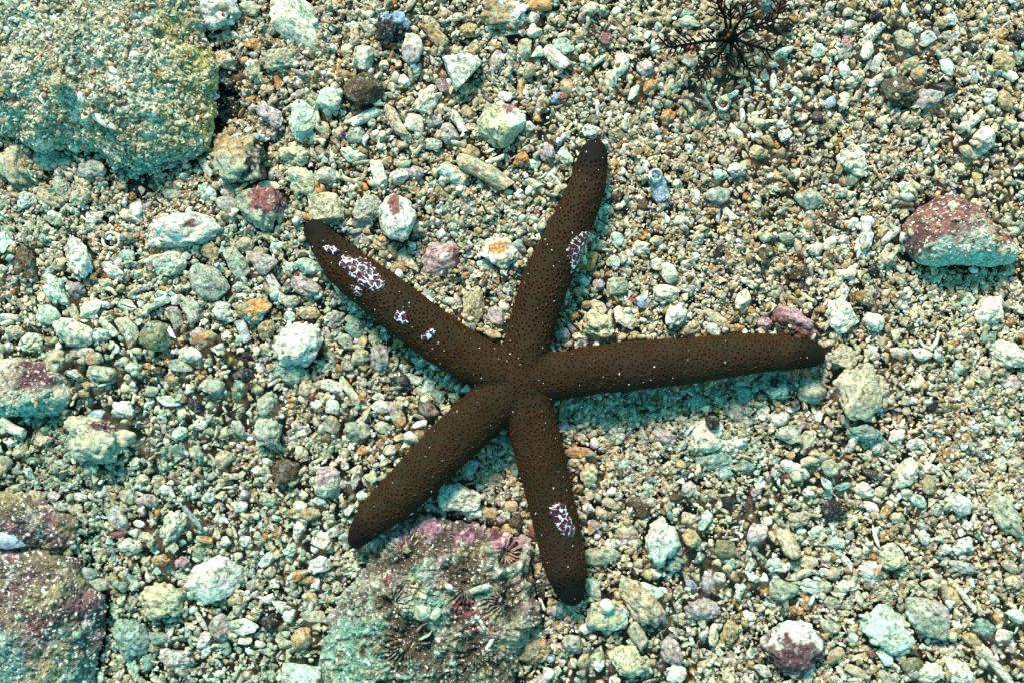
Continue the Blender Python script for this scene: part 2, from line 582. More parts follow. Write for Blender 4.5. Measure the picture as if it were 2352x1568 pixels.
def col_left_maroon(V, mid, fine, disp):
    x, y = plan(V)
    col = np.tile(np.array([.50, .44, .32]), (len(V), 1))
    col = blend(col, (.18, .44, .37), ((y - 905) / 40 + fbm(V, 80, 71, 3)) * 1.2)
    s = 1 - np.hypot((x - 75) / 85, (y - 870) / 42) + .8 * fbm(V, 110, 72, 3)
    col = blend(col, (.14, .05, .06), s * 2.2 * .9)
    col *= (1 + .5 * fine)[:, None]
    g = fbm(V, 800, 75, 2)
    col[g > .42] = (.8, .76, .68)
    return col


B5 = [(-60, 850), (0, 812), (50, 815), (105, 838), (140, 868), (150, 905), (135, 940), (110, 962), (50, 966), (0, 955), (-60, 940)]
o, _ = outline_rock("rock", B5, (50, 890), .016, .0, col_left_maroon, rough=(.0026, .001), p=2.0, nA=320, nR=140, seed=47, ledge=.25)
tag(o, "rock with a maroon crust over a teal underside at the left edge", "rock")

# the fans themselves: thin stony blades standing in the hollows, parts of the coral rock
CORAL = o
TOPBVH = BVHTree.FromPolygons([tuple(v) for v in V_b3], [tuple(p.vertices) for p in o.data.polygons])
def fan_skeletons():
    rng = np.random.default_rng(12)
    for k, (fx, fy, fr, fa) in enumerate(FANS):
        parts = []
        c = at(fx, fy, .022)
        n = int(26 * (fr / 60) ** .4)
        for q in range(n):
            a = fa + (q / (n - 1) - .5) * (5.2 if k < 2 else 3.8) + rng.normal(0, .05)
            if rng.random() < .12: continue
            r0, r1 = fr * U * rng.uniform(.14, .34), fr * U * rng.uniform(.78, 1.12)
            bend = rng.normal(0, .10)
            m = 9
            P = []
            for t in np.linspace(0, 1, m):
                rr = r0 + (r1 - r0) * t; aa = a + bend * t * t + .025 * math.sin(t * 9 + q)
                x, y = c[0] + math.cos(aa) * rr, c[1] + math.sin(aa) * rr
                h = TOPBVH.ray_cast(Vector((x, y, .2)), Vector((0, 0, -1)))[0]
                P.append((x, y, h.z if h else .01, aa))
            V = []
            for i, (x, y, z, aa) in enumerate(P):
                t = i / (m - 1)
                w = (.00028 + .00022 * math.sin(t * 3.1)) * rng.uniform(.85, 1.2)
                top = z + .0010 + .0032 * math.sin(.35 + 2.5 * t) * rng.uniform(.8, 1.1)
                nx, ny = -math.sin(aa), math.cos(aa)
                V += [(x - nx * w, y - ny * w, z - .001), (x + nx * w, y + ny * w, z - .001), (x + nx * w * .6, y + ny * w * .6, top), (x - nx * w * .6, y - ny * w * .6, top)]
            F = []
            for i in range(m - 1):
                b = i * 4
                F += [(b + 1, b + 5, b + 6, b + 2), (b + 2, b + 6, b + 7, b + 3), (b + 3, b + 7, b + 4, b)]
            F += [(0, 1, 2, 3), (b + 7, b + 6, b + 5, b + 4)]
            V = np.array(V)
            pal = np.array([[.56, .50, .34], [.40, .46, .33], [.42, .22, .20], [.66, .62, .50]])[rng.choice(4, p=[.45, .25, .12, .18])]
            if k in (2, 5): pal = pal * np.array([.9, .6, .6])
            parts.append((V, F, np.tile(pal * rng.uniform(.7, 1.15), (len(V), 1))))
        V, F, C = join(parts)
        base = np.array(CORAL.location)
        mesh_obj("fan_skeleton", V - base, F, M_ROCK, C, parent=CORAL)


# ------------------------------------------------------------------ starfish
ARMS = [
    [(1195, 872, 60), (1211, 790, 55), (1250, 656, 54), (1312, 520, 50), (1344, 440, 43), (1360, 375, 36), (1366, 348, 29)],
    [(1195, 872, 60), (1290, 862, 57), (1418, 843, 56), (1568, 830, 54), (1735, 810, 46), (1846, 812, 35), (1871, 815, 27)],
    [(1195, 872, 60), (1115, 840, 58), (1026, 787, 58), (894, 690, 56), (812, 628, 50), (757, 570, 38), (723, 528, 27)],
    [(1195, 872, 60), (1085, 968, 58), (993, 1058, 56), (925, 1128, 52), (862, 1185, 44), (830, 1222, 33), (818, 1240, 24)],
    [(1195, 872, 60), (1218, 950, 57), (1242, 1050, 55), (1264, 1145, 54), (1288, 1250, 52), (1300, 1318, 45), (1312, 1360, 31)],
]
ZARM = [.0150, .0150, .0165, .0170, .0160]


def resample(pts, n):
    pts = np.asarray(pts, float)
    out = []
    for i in range(len(pts) - 1):
        p0 = pts[max(i - 1, 0)]; p1 = pts[i]; p2 = pts[i + 1]; p3 = pts[min(i + 2, len(pts) - 1)]
        for t in np.linspace(0, 1, n, endpoint=False):
            out.append(.5 * ((2 * p1) + (-p0 + p2) * t + (2 * p0 - 5 * p1 + 4 * p2 - p3) * t * t + (-p0 + 3 * p1 - 3 * p2 + p3) * t ** 3))
    out.append(pts[-1])
    return np.array(out)


def starfish():
    bm = bmesh.new()
    for arm, za in zip(ARMS, ZARM):
        P = resample(arm, 8)
        n = len(P)
        C = []
        for k, (x, y, r) in enumerate(P):
            s = k / (n - 1)
            rr = r * U
            z = .0165 * (1 - s) + za * s
            if s > .8: z -= (s - .8) * .02
            C.append((*at(x, y, z)[:2], z, rr * (D - z) / D))
        C = np.array(C)
        # hemispherical end
        d = C[-1, :3] - C[-2, :3]; d /= np.linalg.norm(d)
        end = []
        for q in (30, 55, 75, 88):
            e = C[-1].copy(); e[:3] += d * e[3] * math.sin(math.radians(q)) ; e[3] *= math.cos(math.radians(q))
            end.append(e)
        C = np.vstack([C, end])
        rings = []
        for k in range(len(C)):
            a = C[min(k + 1, len(C) - 1), :3] - C[max(k - 1, 0), :3]
            a /= np.linalg.norm(a)
            side = np.cross(a, (0, 0, 1)); side /= np.linalg.norm(side)
            up = np.cross(side, a)
            ring = []
            for j in range(28):
                th = 2 * math.pi * j / 28
                cz = math.sin(th)
                v = C[k, :3] + side * math.cos(th) * C[k, 3] + up * cz * C[k, 3] * (.92 if cz > 0 else .85)
                ring.append(bm.verts.new(v))
            rings.append(ring)
        for k in range(len(rings) - 1):
            for j in range(28):
                bm.faces.new((rings[k][j], rings[k][(j + 1) % 28], rings[k + 1][(j + 1) % 28], rings[k + 1][j]))
        bm.faces.new(rings[0][::-1]); bm.faces.new(rings[-1])
    # central disc
    V, F = ico(3)
    c = at(1196, 878, .0165)
    vs = [bm.verts.new((c[0] + v[0] * .0185, c[1] + v[1] * .0185, .0165 + v[2] * .0140)) for v in V]
    for f in F: bm.faces.new([vs[i] for i in f])
    bmesh.ops.recalc_face_normals(bm, faces=bm.faces)
    me = bpy.data.meshes.new("tmp"); bm.to_mesh(me); bm.free()
    ob = bpy.data.objects.new("tmp", me); COL.objects.link(ob)
    rm = ob.modifiers.new("r", 'REMESH'); rm.mode = 'VOXEL'; rm.voxel_size = .0008
    sm = ob.modifiers.new("s", 'SMOOTH'); sm.factor = .5; sm.iterations = 22
    dg = bpy.context.evaluated_depsgraph_get()
    ev = ob.evaluated_get(dg)
    m2 = bpy.data.meshes.new_from_object(ev)
    V = np.empty(len(m2.vertices) * 3); m2.vertices.foreach_get("co", V); V = V.reshape(-1, 3)
    N = np.empty(len(m2.vertices) * 3); m2.vertex_normals.foreach_get("vector", N); N = N.reshape(-1, 3)
    F = np.array([p.vertices[:] for p in m2.polygons if len(p.vertices) == 4])
    bpy.data.objects.remove(ob); bpy.data.meshes.remove(me)
    # undulations and skin grain
    V = V + N * (.0006 * fbm(V, 38, 200, 3) * 1.8 + .00030 * fbm(V, 420, 201, 2))[:, None]
    bvh = BVHTree.FromPolygons([tuple(v) for v in V], [tuple(map(int, f)) for f in F])
    tips = [at(*a[-1][:2], .015) for a in ARMS]
    td = np.min([np.linalg.norm(V[:, :2] - t[:2], axis=1) for t in tips], axis=0)
    base = np.tile(np.array([.027, .0175, .0090]), (len(V), 1))
    base *= (1 + .30 * fbm(V, 90, 210, 3))[:, None]
    base = blend(base, (.021, .018, .012), np.clip(fbm(V, 30, 211, 2) * 2, 0, 1) * .6)
    base = blend(base, (.005, .005, .006), np.clip(1.45 - td / .012 + .8 * fbm(V, 120, 215, 3), 0, 1) * .72)
    cdist = np.hypot(V[:, 0] - at(1150, 850)[0], V[:, 1] - at(1150, 850)[1])
    base = blend(base, (.036, .017, .007), np.clip(1.1 - cdist / .075, 0, 1) * np.clip(.6 + fbm(V, 50, 216, 2), 0, 1) * .6)
    # papillae: spaced by dart throwing over the skin
    order = R.permutation(len(V))
    cell = .0019
    taken = {}
    picks = []
    SPN = np.clip(fbm(V, 70, 220, 2) + .15, 0, 1) + np.clip(1.4 - td / .02, 0, 1)
    for i in order:
        v = V[i]
        if N[i, 2] < -.55 or td[i] < .0062: continue
        rmin = .00155 + .00060 * R.random() + .0005 * SPN[i]
        k = (int(v[0] // cell), int(v[1] // cell), int(v[2] // cell))
        ok = True
        for dx in (-1, 0, 1):
            for dy in (-1, 0, 1):
                for dz in (-1, 0, 1):
                    for q in taken.get((k[0] + dx, k[1] + dy, k[2] + dz), ()):
                        if ((q - v) ** 2).sum() < rmin * rmin: ok = False; break
                    if not ok: break
                if not ok: break
            if not ok: break
        if ok:
            taken.setdefault(k, []).append(v); picks.append(i)
    picks = np.array(picks)
    picks = picks[R.random(len(picks)) < .86]
    n = len(picks)
    # dome profile: rings of 7 at r,h ; dark crown, orange flank
    prof = [(1.0, -.25), (.86, .28), (.5, .55)]
    segs = 7
    A = np.linspace(0, 2 * math.pi, segs, endpoint=False)
    Ls = []
    for r, h in prof:
        Ls.append(np.stack([np.cos(A) * r, np.sin(A) * r, np.full(segs, h)], 1))
    Ls.append(np.array([[0, 0, .40]]))
    Ls = np.vstack(Ls)
    fs = []
    for a in range(2):
        for j in range(segs):
            fs.append((a * segs + j, a * segs + (j + 1) % segs, (a + 1) * segs + (j + 1) % segs, (a + 1) * segs + j))
    Np = N[picks]
    T = np.cross(Np, np.array([.31, .95, .02])); T /= np.linalg.norm(T, axis=1)[:, None]
    B = np.cross(Np, T)
    sz = (.00066 + .00034 * R.random(n))[:, None, None]
    W = (T[:, None, :] * Ls[None, :, 0:1] + B[:, None, :] * Ls[None, :, 1:2]) * sz + Np[:, None, :] * Ls[None, :, 2:3] * .00055
    W = W + V[picks][:, None, :]
    VP = W.reshape(-1, 3)
    nl = len(Ls)
    offs = (np.arange(n) * nl)[:, None, None] + len(V)
    FP = (np.array(fs)[None] + offs).reshape(-1, 4)
    tri = np.array([(2 * segs + j, 2 * segs + (j + 1) % segs, 3 * segs) for j in range(segs)])
    FT = (tri[None] + offs).reshape(-1, 3)
    up = np.clip(Np[:, 2], 0, 1)
    cp = np.zeros((n, nl, 3))
    cp[:, :segs] = (.26, .062, .008)
    cp[:, segs:2 * segs] = (.045, .012, .003)
    cp[:, 2 * segs:] = (.009, .0035, .0025)
    cp *= (.7 + .6 * R.random((n, 1, 1)))
    near = np.clip((td[picks] - .006) / .012, .25, 1)[:, None, None]
    cp *= near
    Vall = np.vstack([V, VP])
    Call = np.vstack([base, cp.reshape(-1, 3)])
    me = bpy.data.meshes.new("starfish")
    faces = [tuple(map(int, f)) for f in F] + [tuple(map(int, f)) for f in FP] + [tuple(map(int, f)) for f in FT]
    me.from_pydata(Vall.tolist(), [], faces)
    me.polygons.foreach_set("use_smooth", np.ones(len(me.polygons), bool))
    ca = me.color_attributes.new("Col", 'FLOAT_COLOR', 'POINT')
    c4 = np.ones((len(Vall), 4), np.float32); c4[:, :3] = np.clip(Call, 0, 1)
    ca.data.foreach_set("color", c4.ravel())
    m, nn, b = new_mat("starfish_skin")
    att = node(nn, "ShaderNodeAttribute", attribute_name="Col")
    geo = node(nn, "ShaderNodeNewGeometry")
    t = node(nn, "ShaderNodeTexNoise"); t.inputs["Scale"].default_value = 1800; t.inputs["Detail"].default_value = 2
    nn.links.new(geo.outputs["Position"], t.inputs["Vector"])
    rp = ramp(nn, [(.3, (.7, .7, .7)), (.7, (1.3, 1.3, 1.3))]); nn.links.new(t.outputs[0], rp.inputs[0])
    nn.links.new(mixrgb(nn, 'MULTIPLY', 1.0, att.outputs["Color"], rp.outputs[0]), b.inputs["Base Color"])
    b.inputs["Roughness"].default_value = .75
    b.inputs["Specular IOR Level"].default_value = .06
    bp = node(nn, "ShaderNodeBump"); bp.inputs["Strength"].default_value = .3; bp.inputs["Distance"].default_value = .0003
    nn.links.new(t.outputs[0], bp.inputs["Height"]); nn.links.new(bp.outputs[0], b.inputs["Normal"])
    me.materials.append(m)
    c0 = at(1195, 875, 0)
    me.transform(__import__("mathutils").Matrix.Translation((-c0[0], -c0[1], 0)))
    o = bpy.data.objects.new("starfish", me); COL.objects.link(o); o.location = (c0[0], c0[1], 0)
    tag(o, "dark brown five armed starfish covered in orange pimples, sprawled in the middle of the rubble", "starfish")
    # footprint, slightly shrunk so rubble runs under the flanks
    s = V[N[:, 2] > .45]
    raster(s, 2)
    return bvh, V, N


BVH, SV, SN = starfish()


# ------------------------------------------------------------------ comb jellies on the starfish
def jelly_material():
    m, n, b = new_mat("comb_jelly_skin")
    geo = node(n, "ShaderNodeNewGeometry")
    nz = node(n, "ShaderNodeTexNoise"); nz.inputs["Scale"].default_value = 260; nz.inputs["Detail"].default_value = 2
    n.links.new(geo.outputs["Position"], nz.inputs["Vector"])
    vm = node(n, "ShaderNodeVectorMath", operation='MULTIPLY_ADD')
    n.links.new(nz.outputs["Color"], vm.inputs[0]); vm.inputs[1].default_value = (.0024, .0024, .0024)
    n.links.new(geo.outputs["Position"], vm.inputs[2])
    v = node(n, "ShaderNodeTexVoronoi", feature='DISTANCE_TO_EDGE'); v.inputs["Scale"].default_value = 310
    n.links.new(vm.outputs[0], v.inputs["Vector"])
    gap = node(n, "ShaderNodeTexNoise"); gap.inputs["Scale"].default_value = 420
    n.links.new(geo.outputs["Position"], gap.inputs["Vector"])
    ma = node(n, "ShaderNodeMath", operation='MULTIPLY_ADD')
    n.links.new(gap.outputs[0], ma.inputs[0]); ma.inputs[1].default_value = .50; ma.inputs[2].default_value = -.190
    ad = node(n, "ShaderNodeMath", operation='ADD'); n.links.new(v.outputs[0], ad.inputs[0]); n.links.new(ma.outputs[0], ad.inputs[1])
    r = ramp(n, [(.080, (.62, .66, .64)), (.115, (.060, .002, .012))])
    n.links.new(ad.outputs[0], r.inputs[0])
    n.links.new(r.outputs[0], b.inputs["Base Color"])
    b.inputs["Roughness"].default_value = .3
    b.inputs["Subsurface Weight"].default_value = .0
    bp = node(n, "ShaderNodeBump"); bp.inputs["Strength"].default_value = .5; bp.inputs["Distance"].default_value = .0006
    n.links.new(v.outputs[0], bp.inputs["Height"]); bp.invert = True
    n.links.new(bp.outputs[0], b.inputs["Normal"])
    return m


M_JELLY = jelly_material()
def inside(px, py, poly):
    c = np.zeros(px.shape, bool)
    j = len(poly) - 1
    for i in range(len(poly)):
        xi, yi = poly[i]; xj, yj = poly[j]
        hit = ((yi > py) != (yj > py)) & (px < (xj - xi) * (py - yi) / (yj - yi + 1e-12) + xi)
        c ^= hit; j = i
    return c


def comb_jelly(poly, label, grow=1.0):
    poly = np.asarray(poly, float)
    c = poly.mean(0)
    dn = dense_outline(poly, 0)
    rad = np.hypot(*(dn - c).T); ang = np.arctan2(*(dn - c).T[::-1])
    o = np.argsort(ang)
    nA, nR = 110, 26
    A = np.linspace(-math.pi, math.pi, nA, endpoint=False)
    Rr = np.interp(A, ang[o], rad[o], period=2 * math.pi)
    Rr = Rr * (1 + .07 * np.sin(A * 19 + 3 * np.sin(A * 3)) + .03 * np.sin(A * 31))
    T = np.linspace(0, 1, nR)
    verts, cam_p = [], Vector((0, 0, D))
    last = None
    for t in T:
        for k in range(nA):
            x = c[0] + math.cos(A[k]) * Rr[k] * t; y = c[1] + math.sin(A[k]) * Rr[k] * t
            g = Vector(at(x, y, 0)); d = (g - cam_p).normalized()
            hit, nrm, _, _ = BVH.ray_cast(cam_p, d, 2)
            if hit is None or hit.z < .004:
                hit, nrm, _, _ = BVH.find_nearest(Vector(at(x, y, .012)))
            h = .0013 * (1 - t ** 5) ** .6 - .0005 * t ** 12
            if nrm.z < 0: nrm = -nrm
            verts.append(hit + nrm * h)
    i = np.arange(nA * nR).reshape(nR, nA); j = np.roll(i, -1, 1)
    F = np.stack([i[:-1], j[:-1], j[1:], i[1:]], -1).reshape(-1, 4)
    V = np.array([v[:] for v in verts])
    V += np.array([0, 0, 1]) * (.00025 * fbm(V, 500, 5, 2))[:, None]
    loc = V.mean(0)
    ob = mesh_obj("comb_jelly", V - loc, F, M_JELLY, loc=loc)
    tag(ob, label, "comb jelly", "purple and white comb jellies clinging to the starfish")


def q5(l): return [(689.0 + x * .18306, 516.8 + y * .18306) for x, y in l]
def q6(l): return [(1234.5 + x * .09153, 516.8 + y * .09153) for x, y in l]
def q7(l): return [(1148.4 + x * .18316, 1119.7 + y * .18316) for x, y in l]
comb_jelly(q5([(495, 420), (560, 362), (650, 385), (780, 410), (870, 450), (940, 530), (1000, 620), (1075, 720), (1070, 790), (1015, 845), (930, 832), (850, 800), (760, 775), (700, 720), (640, 650), (580, 580), (495, 510)]),
           "largest purple and white comb jelly, halfway up the starfish's upper left arm")
comb_jelly(q5([(620, 740), (680, 750), (760, 785), (795, 830), (775, 895), (700, 885), (660, 820)]),
           "small purple and white comb jelly tucked below the largest one on the upper left arm")
comb_jelly(q5([(270, 285), (330, 258), (420, 262), (480, 298), (495, 345), (430, 378), (370, 352), (300, 330)]),
           "small purple and white comb jelly nearest the tip of the upper left arm")
comb_jelly(q5([(1190, 1110), (1225, 1065), (1260, 1090), (1310, 1080), (1350, 1130), (1372, 1190), (1360, 1265), (1290, 1250), (1240, 1220), (1183, 1185)]),
           "small round purple and white comb jelly in the middle of the upper left arm")
comb_jelly(q5([(1640, 1280), (1690, 1305), (1705, 1360), (1650, 1430), (1600, 1458), (1515, 1425), (1522, 1380), (1590, 1340)]),
           "smallest purple and white comb jelly, closest to the starfish's centre")
comb_jelly(q6([(735, 540), (800, 470), (870, 380), (960, 290), (1040, 230), (1150, 170), (1230, 140), (1320, 90), (1395, 95), (1385, 250), (1330, 350), (1290, 470), (1230, 600), (1165, 720), (1100, 850), (1030, 960), (960, 1080), (880, 1190), (820, 1200), (825, 1080), (835, 960), (800, 860), (745, 790), (730, 680)]),
           "long purple and white comb jelly on the right flank of the top arm")
comb_jelly(q7([(615, 265), (640, 218), (700, 178), (790, 175), (835, 240), (860, 330), (905, 400), (918, 450), (948, 500), (942, 590), (870, 610), (785, 600), (740, 530), (700, 470), (675, 390), (638, 340), (608, 300)]),
           "purple and white comb jelly on the bottom arm")


# ------------------------------------------------------------------ feather star
def tube_rings(P, rad, seg=6):
    P = np.asarray(P); n = len(P)
    Vs, Fs = [], []
    for k in range(n):
        a = P[min(k + 1, n - 1)] - P[max(k - 1, 0)]; a = a / (np.linalg.norm(a) + 1e-12)
        ref = np.array((0, 0, 1.0)) if abs(a[2]) < .9 else np.array((1.0, 0, 0))
        s = np.cross(a, ref); s /= np.linalg.norm(s); u = np.cross(s, a)
        for j in range(seg):
            th = 2 * math.pi * j / seg
            Vs.append(P[k] + (s * math.cos(th) + u * math.sin(th)) * rad[k])
    for k in range(n - 1):
        for j in range(seg):
            Fs.append((k * seg + j, k * seg + (j + 1) % seg, (k + 1) * seg + (j + 1) % seg, (k + 1) * seg + j))
    return np.array(Vs), Fs


def join(parts):
    V, F, C, off = [], [], [], 0
    for v, f, c in parts:
        V.append(v); F += [tuple(i + off for i in q) for q in f]; C.append(c); off += len(v)
    return np.vstack(V), F, np.vstack(C)


def cri(x, y): return (1493.0 + x * .14648, 0 + y * .14648)
CR_ARMS = [
    [(1200, 630), (900, 645), (700, 680), (500, 712), (300, 742), (200, 650), (120, 565)],
    [(1340, 580), (1500, 470), (1680, 390), (1850, 350), (1985, 275), (2020, 150), (2050, 20)],
    [(1350, 620), (1540, 690), (1700, 740), (1820, 775), (1930, 790), (2060, 660)],
    [(1290, 680), (1400, 830), (1440, 880), (1470, 1000), (1510, 1060), (1620, 1130)],
    [(1200, 680), (1110, 830), (980, 930), (880, 1040), (830, 1180), (740, 1290)],
    [(1280, 700), (1270, 820), (1230, 930), (1205, 1060)],
    [(1260, 470), (1262, 300), (1260, 80)],
    [(1200, 460), (1165, 250), (1090, 130), (1060, 0), (1010, -180), (960, -330)],
    [(1330, 450), (1450, 270), (1510, 150), (1480, 50)],
    [(1180, 560), (1080, 500)],
]
def feather_star():
    parts = []
    r = np.random.default_rng(3)
    zc = .013
    blk = np.array([.003, .003, .0035]); tipc = np.array([.22, .035, .01])
    for ai, arm in enumerate(CR_ARMS):
        P2 = resample([(*cri(*p), 0) for p in arm], 7)
        n = len(P2)
        s = np.linspace(0, 1, n)
        lift = zc + .008 * np.sin(s * 2.4 + ai) * s + .004 * s
        P = np.array([at(p[0], p[1], z) for p, z in zip(P2, lift)])
        L = np.r_[0, np.cumsum(np.linalg.norm(np.diff(P, axis=0), axis=1))]
        rad = .00095 * (1 - .5 * s)
        V, F = tube_rings(P, rad)
        c = np.tile(blk, (len(V), 1)); parts.append((V, F, c))
        step = .0030
        nP = int(L[-1] / step)
        for k in range(2, nP):
            l = k * step
            b = np.array([np.interp(l, L, P[:, q]) for q in range(3)])
            b2 = np.array([np.interp(l + .0008, L, P[:, q]) for q in range(3)])
            d = b2 - b; d /= np.linalg.norm(d) + 1e-12
            for sd in ((1, -1) if ai not in (9,) else ()):
                if r.random() < .12: continue
                pn = np.array([-d[1], d[0], 0]) * sd
                ln = (.0038 + .0026 * math.sin(min(l / L[-1] * 3.0, 3.0))) * r.uniform(.75, 1.2)
                dd = d * r.uniform(.5, .8) + pn; dd /= np.linalg.norm(dd)
                Q = [b + dd * ln * t + d * ln * .25 * t * t + np.array([0, 0, 1]) * ln * .3 * t * r.random() for t in np.linspace(0, 1, 6)]
                V, F = tube_rings(Q, np.linspace(.00052, .00036, 6), 5)
                cc = np.tile(blk, (len(V), 1)); cc[-5:] = tipc * .3
                parts.append((V, F, cc))
    # centre disc and cirri
    c = at(*cri(1262, 580), zc)
    V, F = ico(3)
    Vd = V * (1 + .3 * fbm(V, 3, 9, 2))[:, None] * np.array([.0040, .0042, .0036]) + c
    cc = np.tile(blk, (len(V), 1)); g = fbm(V, 5, 3, 2) > .45; cc[g] = (.30, .10, .015)
    parts.append((Vd, [tuple(map(int, f)) for f in F], cc))
    for k in range(14):
        a = r.uniform(0, 6.28); ln = r.uniform(.006, .010)
        Q = [c + np.array([math.cos(a) * ln * t, math.sin(a) * ln * t, -.014 * t * t - .001]) for t in np.linspace(0, 1, 7)]
        V, F = tube_rings(Q, np.linspace(.0009, .0004, 7), 5)
        parts.append((V, F, np.tile(blk, (len(V), 1))))
    V, F, C = join(parts)
    m, n, b = new_mat("feather_star_skin")
    att = node(n, "ShaderNodeAttribute", attribute_name="Col"); n.links.new(att.outputs["Color"], b.inputs["Base Color"])
    b.inputs["Roughness"].default_value = .6
    b.inputs["Specular IOR Level"].default_value = .05
    base = np.array([c[0], c[1], 0])
    o = mesh_obj("feather_star", V - base, F, m, C, loc=base)
    tag(o, "small black feather star with comb like branching arms at the top right of the rubble", "feather star")
feather_star()
fan_skeletons()

# ------------------------------------------------------------------ individual stones, corals and shells
LANDMARKS = [
    (240, 180, "upper left boulder"), (1366, 318, "tip of the top starfish arm"), (1898, 815, "tip of the right starfish arm"),
    (702, 508, "tip of the upper left starfish arm"), (803, 1258, "tip of the lower left starfish arm"), (1312, 1390, "tip of the bottom starfish arm"),
    (1677, 85, "black feather star"), (2215, 530, "brick red rock"), (1000, 1380, "big pink coral rock"), (80, 1430, "lower left corner rock"),
    (686, 790, "big white knobbly coral"), (912, 505, "white stone with a red patch"), (1015, 590, "pink rounded stone"), (1150, 575, "white stone with an orange patch"),
    (1150, 285, "pale round stone with a red corner"), (698, 60, "long pale oval rock"), (240, 1050, "grey green rock with a maroon rim"), (490, 1328, "big pale teal stone"),
    (1375, 748, "ridged coral lump"), (1815, 750, "pink crust by the right arm"), (1520, 1245, "large mint rock"), (1820, 1470, "rock with a white cap"),
    (50, 890, "maroon crusted rock"), (255, 548, "round worm tube"), (2060, 215, "dark porous rock"), (355, 775, "smooth olive stone"),
    (2130, 1410, "green oval rock"), (2280, 1130, "long porous coral at the right edge"), (1980, 950, "flat pinkish rock"), (595, 490, "red and teal rock"),
    (545, 350, "dark mossy rock"), (1195, 875, "centre of the starfish"), (1415, 1080, "crook of the lower starfish arms"),
    (842, 205, "round dark brown stone"), (1060, 150, "white triangular coral"), (1540, 700, "gap above the right starfish arm"), (1950, 640, "star shaped coral"),
    (2160, 330, "spiky white lump"), (180, 900, "left edge"), (1700, 1130, "beige slope right of the bottom arm"), (920, 890, "shaded gap left of the starfish"),
    (1780, 480, "fine gravel at the upper right"), (600, 1120, "gravel left of the lower left arm"), (1480, 500, "gravel right of the top arm"),
]
LM_OK = [l for l in LANDMARKS if not l[2].startswith(("gap", "left edge", "crook", "beige slope", "fine gravel", "gravel", "shaded"))]
NOUN = {'peb': ('pebble', 'rounded pebble', 'pebble'), 'ang': ('stone', 'angular stone', 'stone'), 'knob': ('coral_lump', 'knobbly coral lump', 'coral'),
        'tri': ('coral_chunk', 'wedge shaped chunk', 'coral'), 'stick': ('coral_stick', 'coral stick', 'coral'), 'needle': ('spine', 'thin spine', 'spine'),
        'flake': ('shell_flake', 'shell flake', 'shell'), 'ring': ('worm_tube', 'worm tube ring', 'worm tube'), 'arc': ('worm_tube', 'curved worm tube', 'worm tube')}
used_labels = {}
def where(px, py):
    best = None
    for (lx, ly, nm) in LM_OK:
        d = math.hypot(px - lx, py - ly)
        if d < 16: continue
        if best is None or d < best[0]: best = (d, lx, ly, nm)
    d, lx, ly, nm = best
    a = math.degrees(math.atan2(ly - py, px - lx)) % 360
    word = ["to the right of", "above and right of", "above", "above and left of", "to the left of", "below and left of", "below", "below and right of"][int((a + 22.5) // 45) % 8]
    far = "close " if d < 75 else ("" if d < 150 else "well ")
    if far == "close ": word = "just " + word
    elif far == "well ": word = "well " + word
    return f"{word} the {nm}"


def auto_label(px, py, L, kindw, colw):
    size = "tiny" if L < 24 else "small" if L < 40 else "medium" if L < 62 else "large"
    w = where(px, py)
    base = f"{size} {colw} {kindw} {w}"
    if len(base.split()) > 15: base = f"{size} {colw} {kindw} {w.replace('just ', '').replace('well ', '')}"
    if len(base.split()) > 15: base = f"{colw} {kindw} {w.replace('just ', '').replace('well ', '').replace('to the ', '')}"
    if len(base.split()) > 15: base = f"{colw} {kindw.split()[-1]} {w.replace('just ', '').replace('well ', '').replace('to the ', '')}"
    lab = base
    if lab in used_labels:
        ox, oy = used_labels[lab]
        rel = ("right" if px > ox else "left") if abs(px - ox) > abs(py - oy) else ("lower" if py > oy else "upper")
        lab = f"{rel}most {base}" if rel in ("right", "left") else f"{rel} {base}"
        k = 0
        while lab in used_labels and k < 6:
            k += 1
            lab = ["duller", "brighter", "flatter", "rougher", "narrower", "smoother"][k - 1] + " " + base
    used_labels[lab] = (px, py)
    return lab


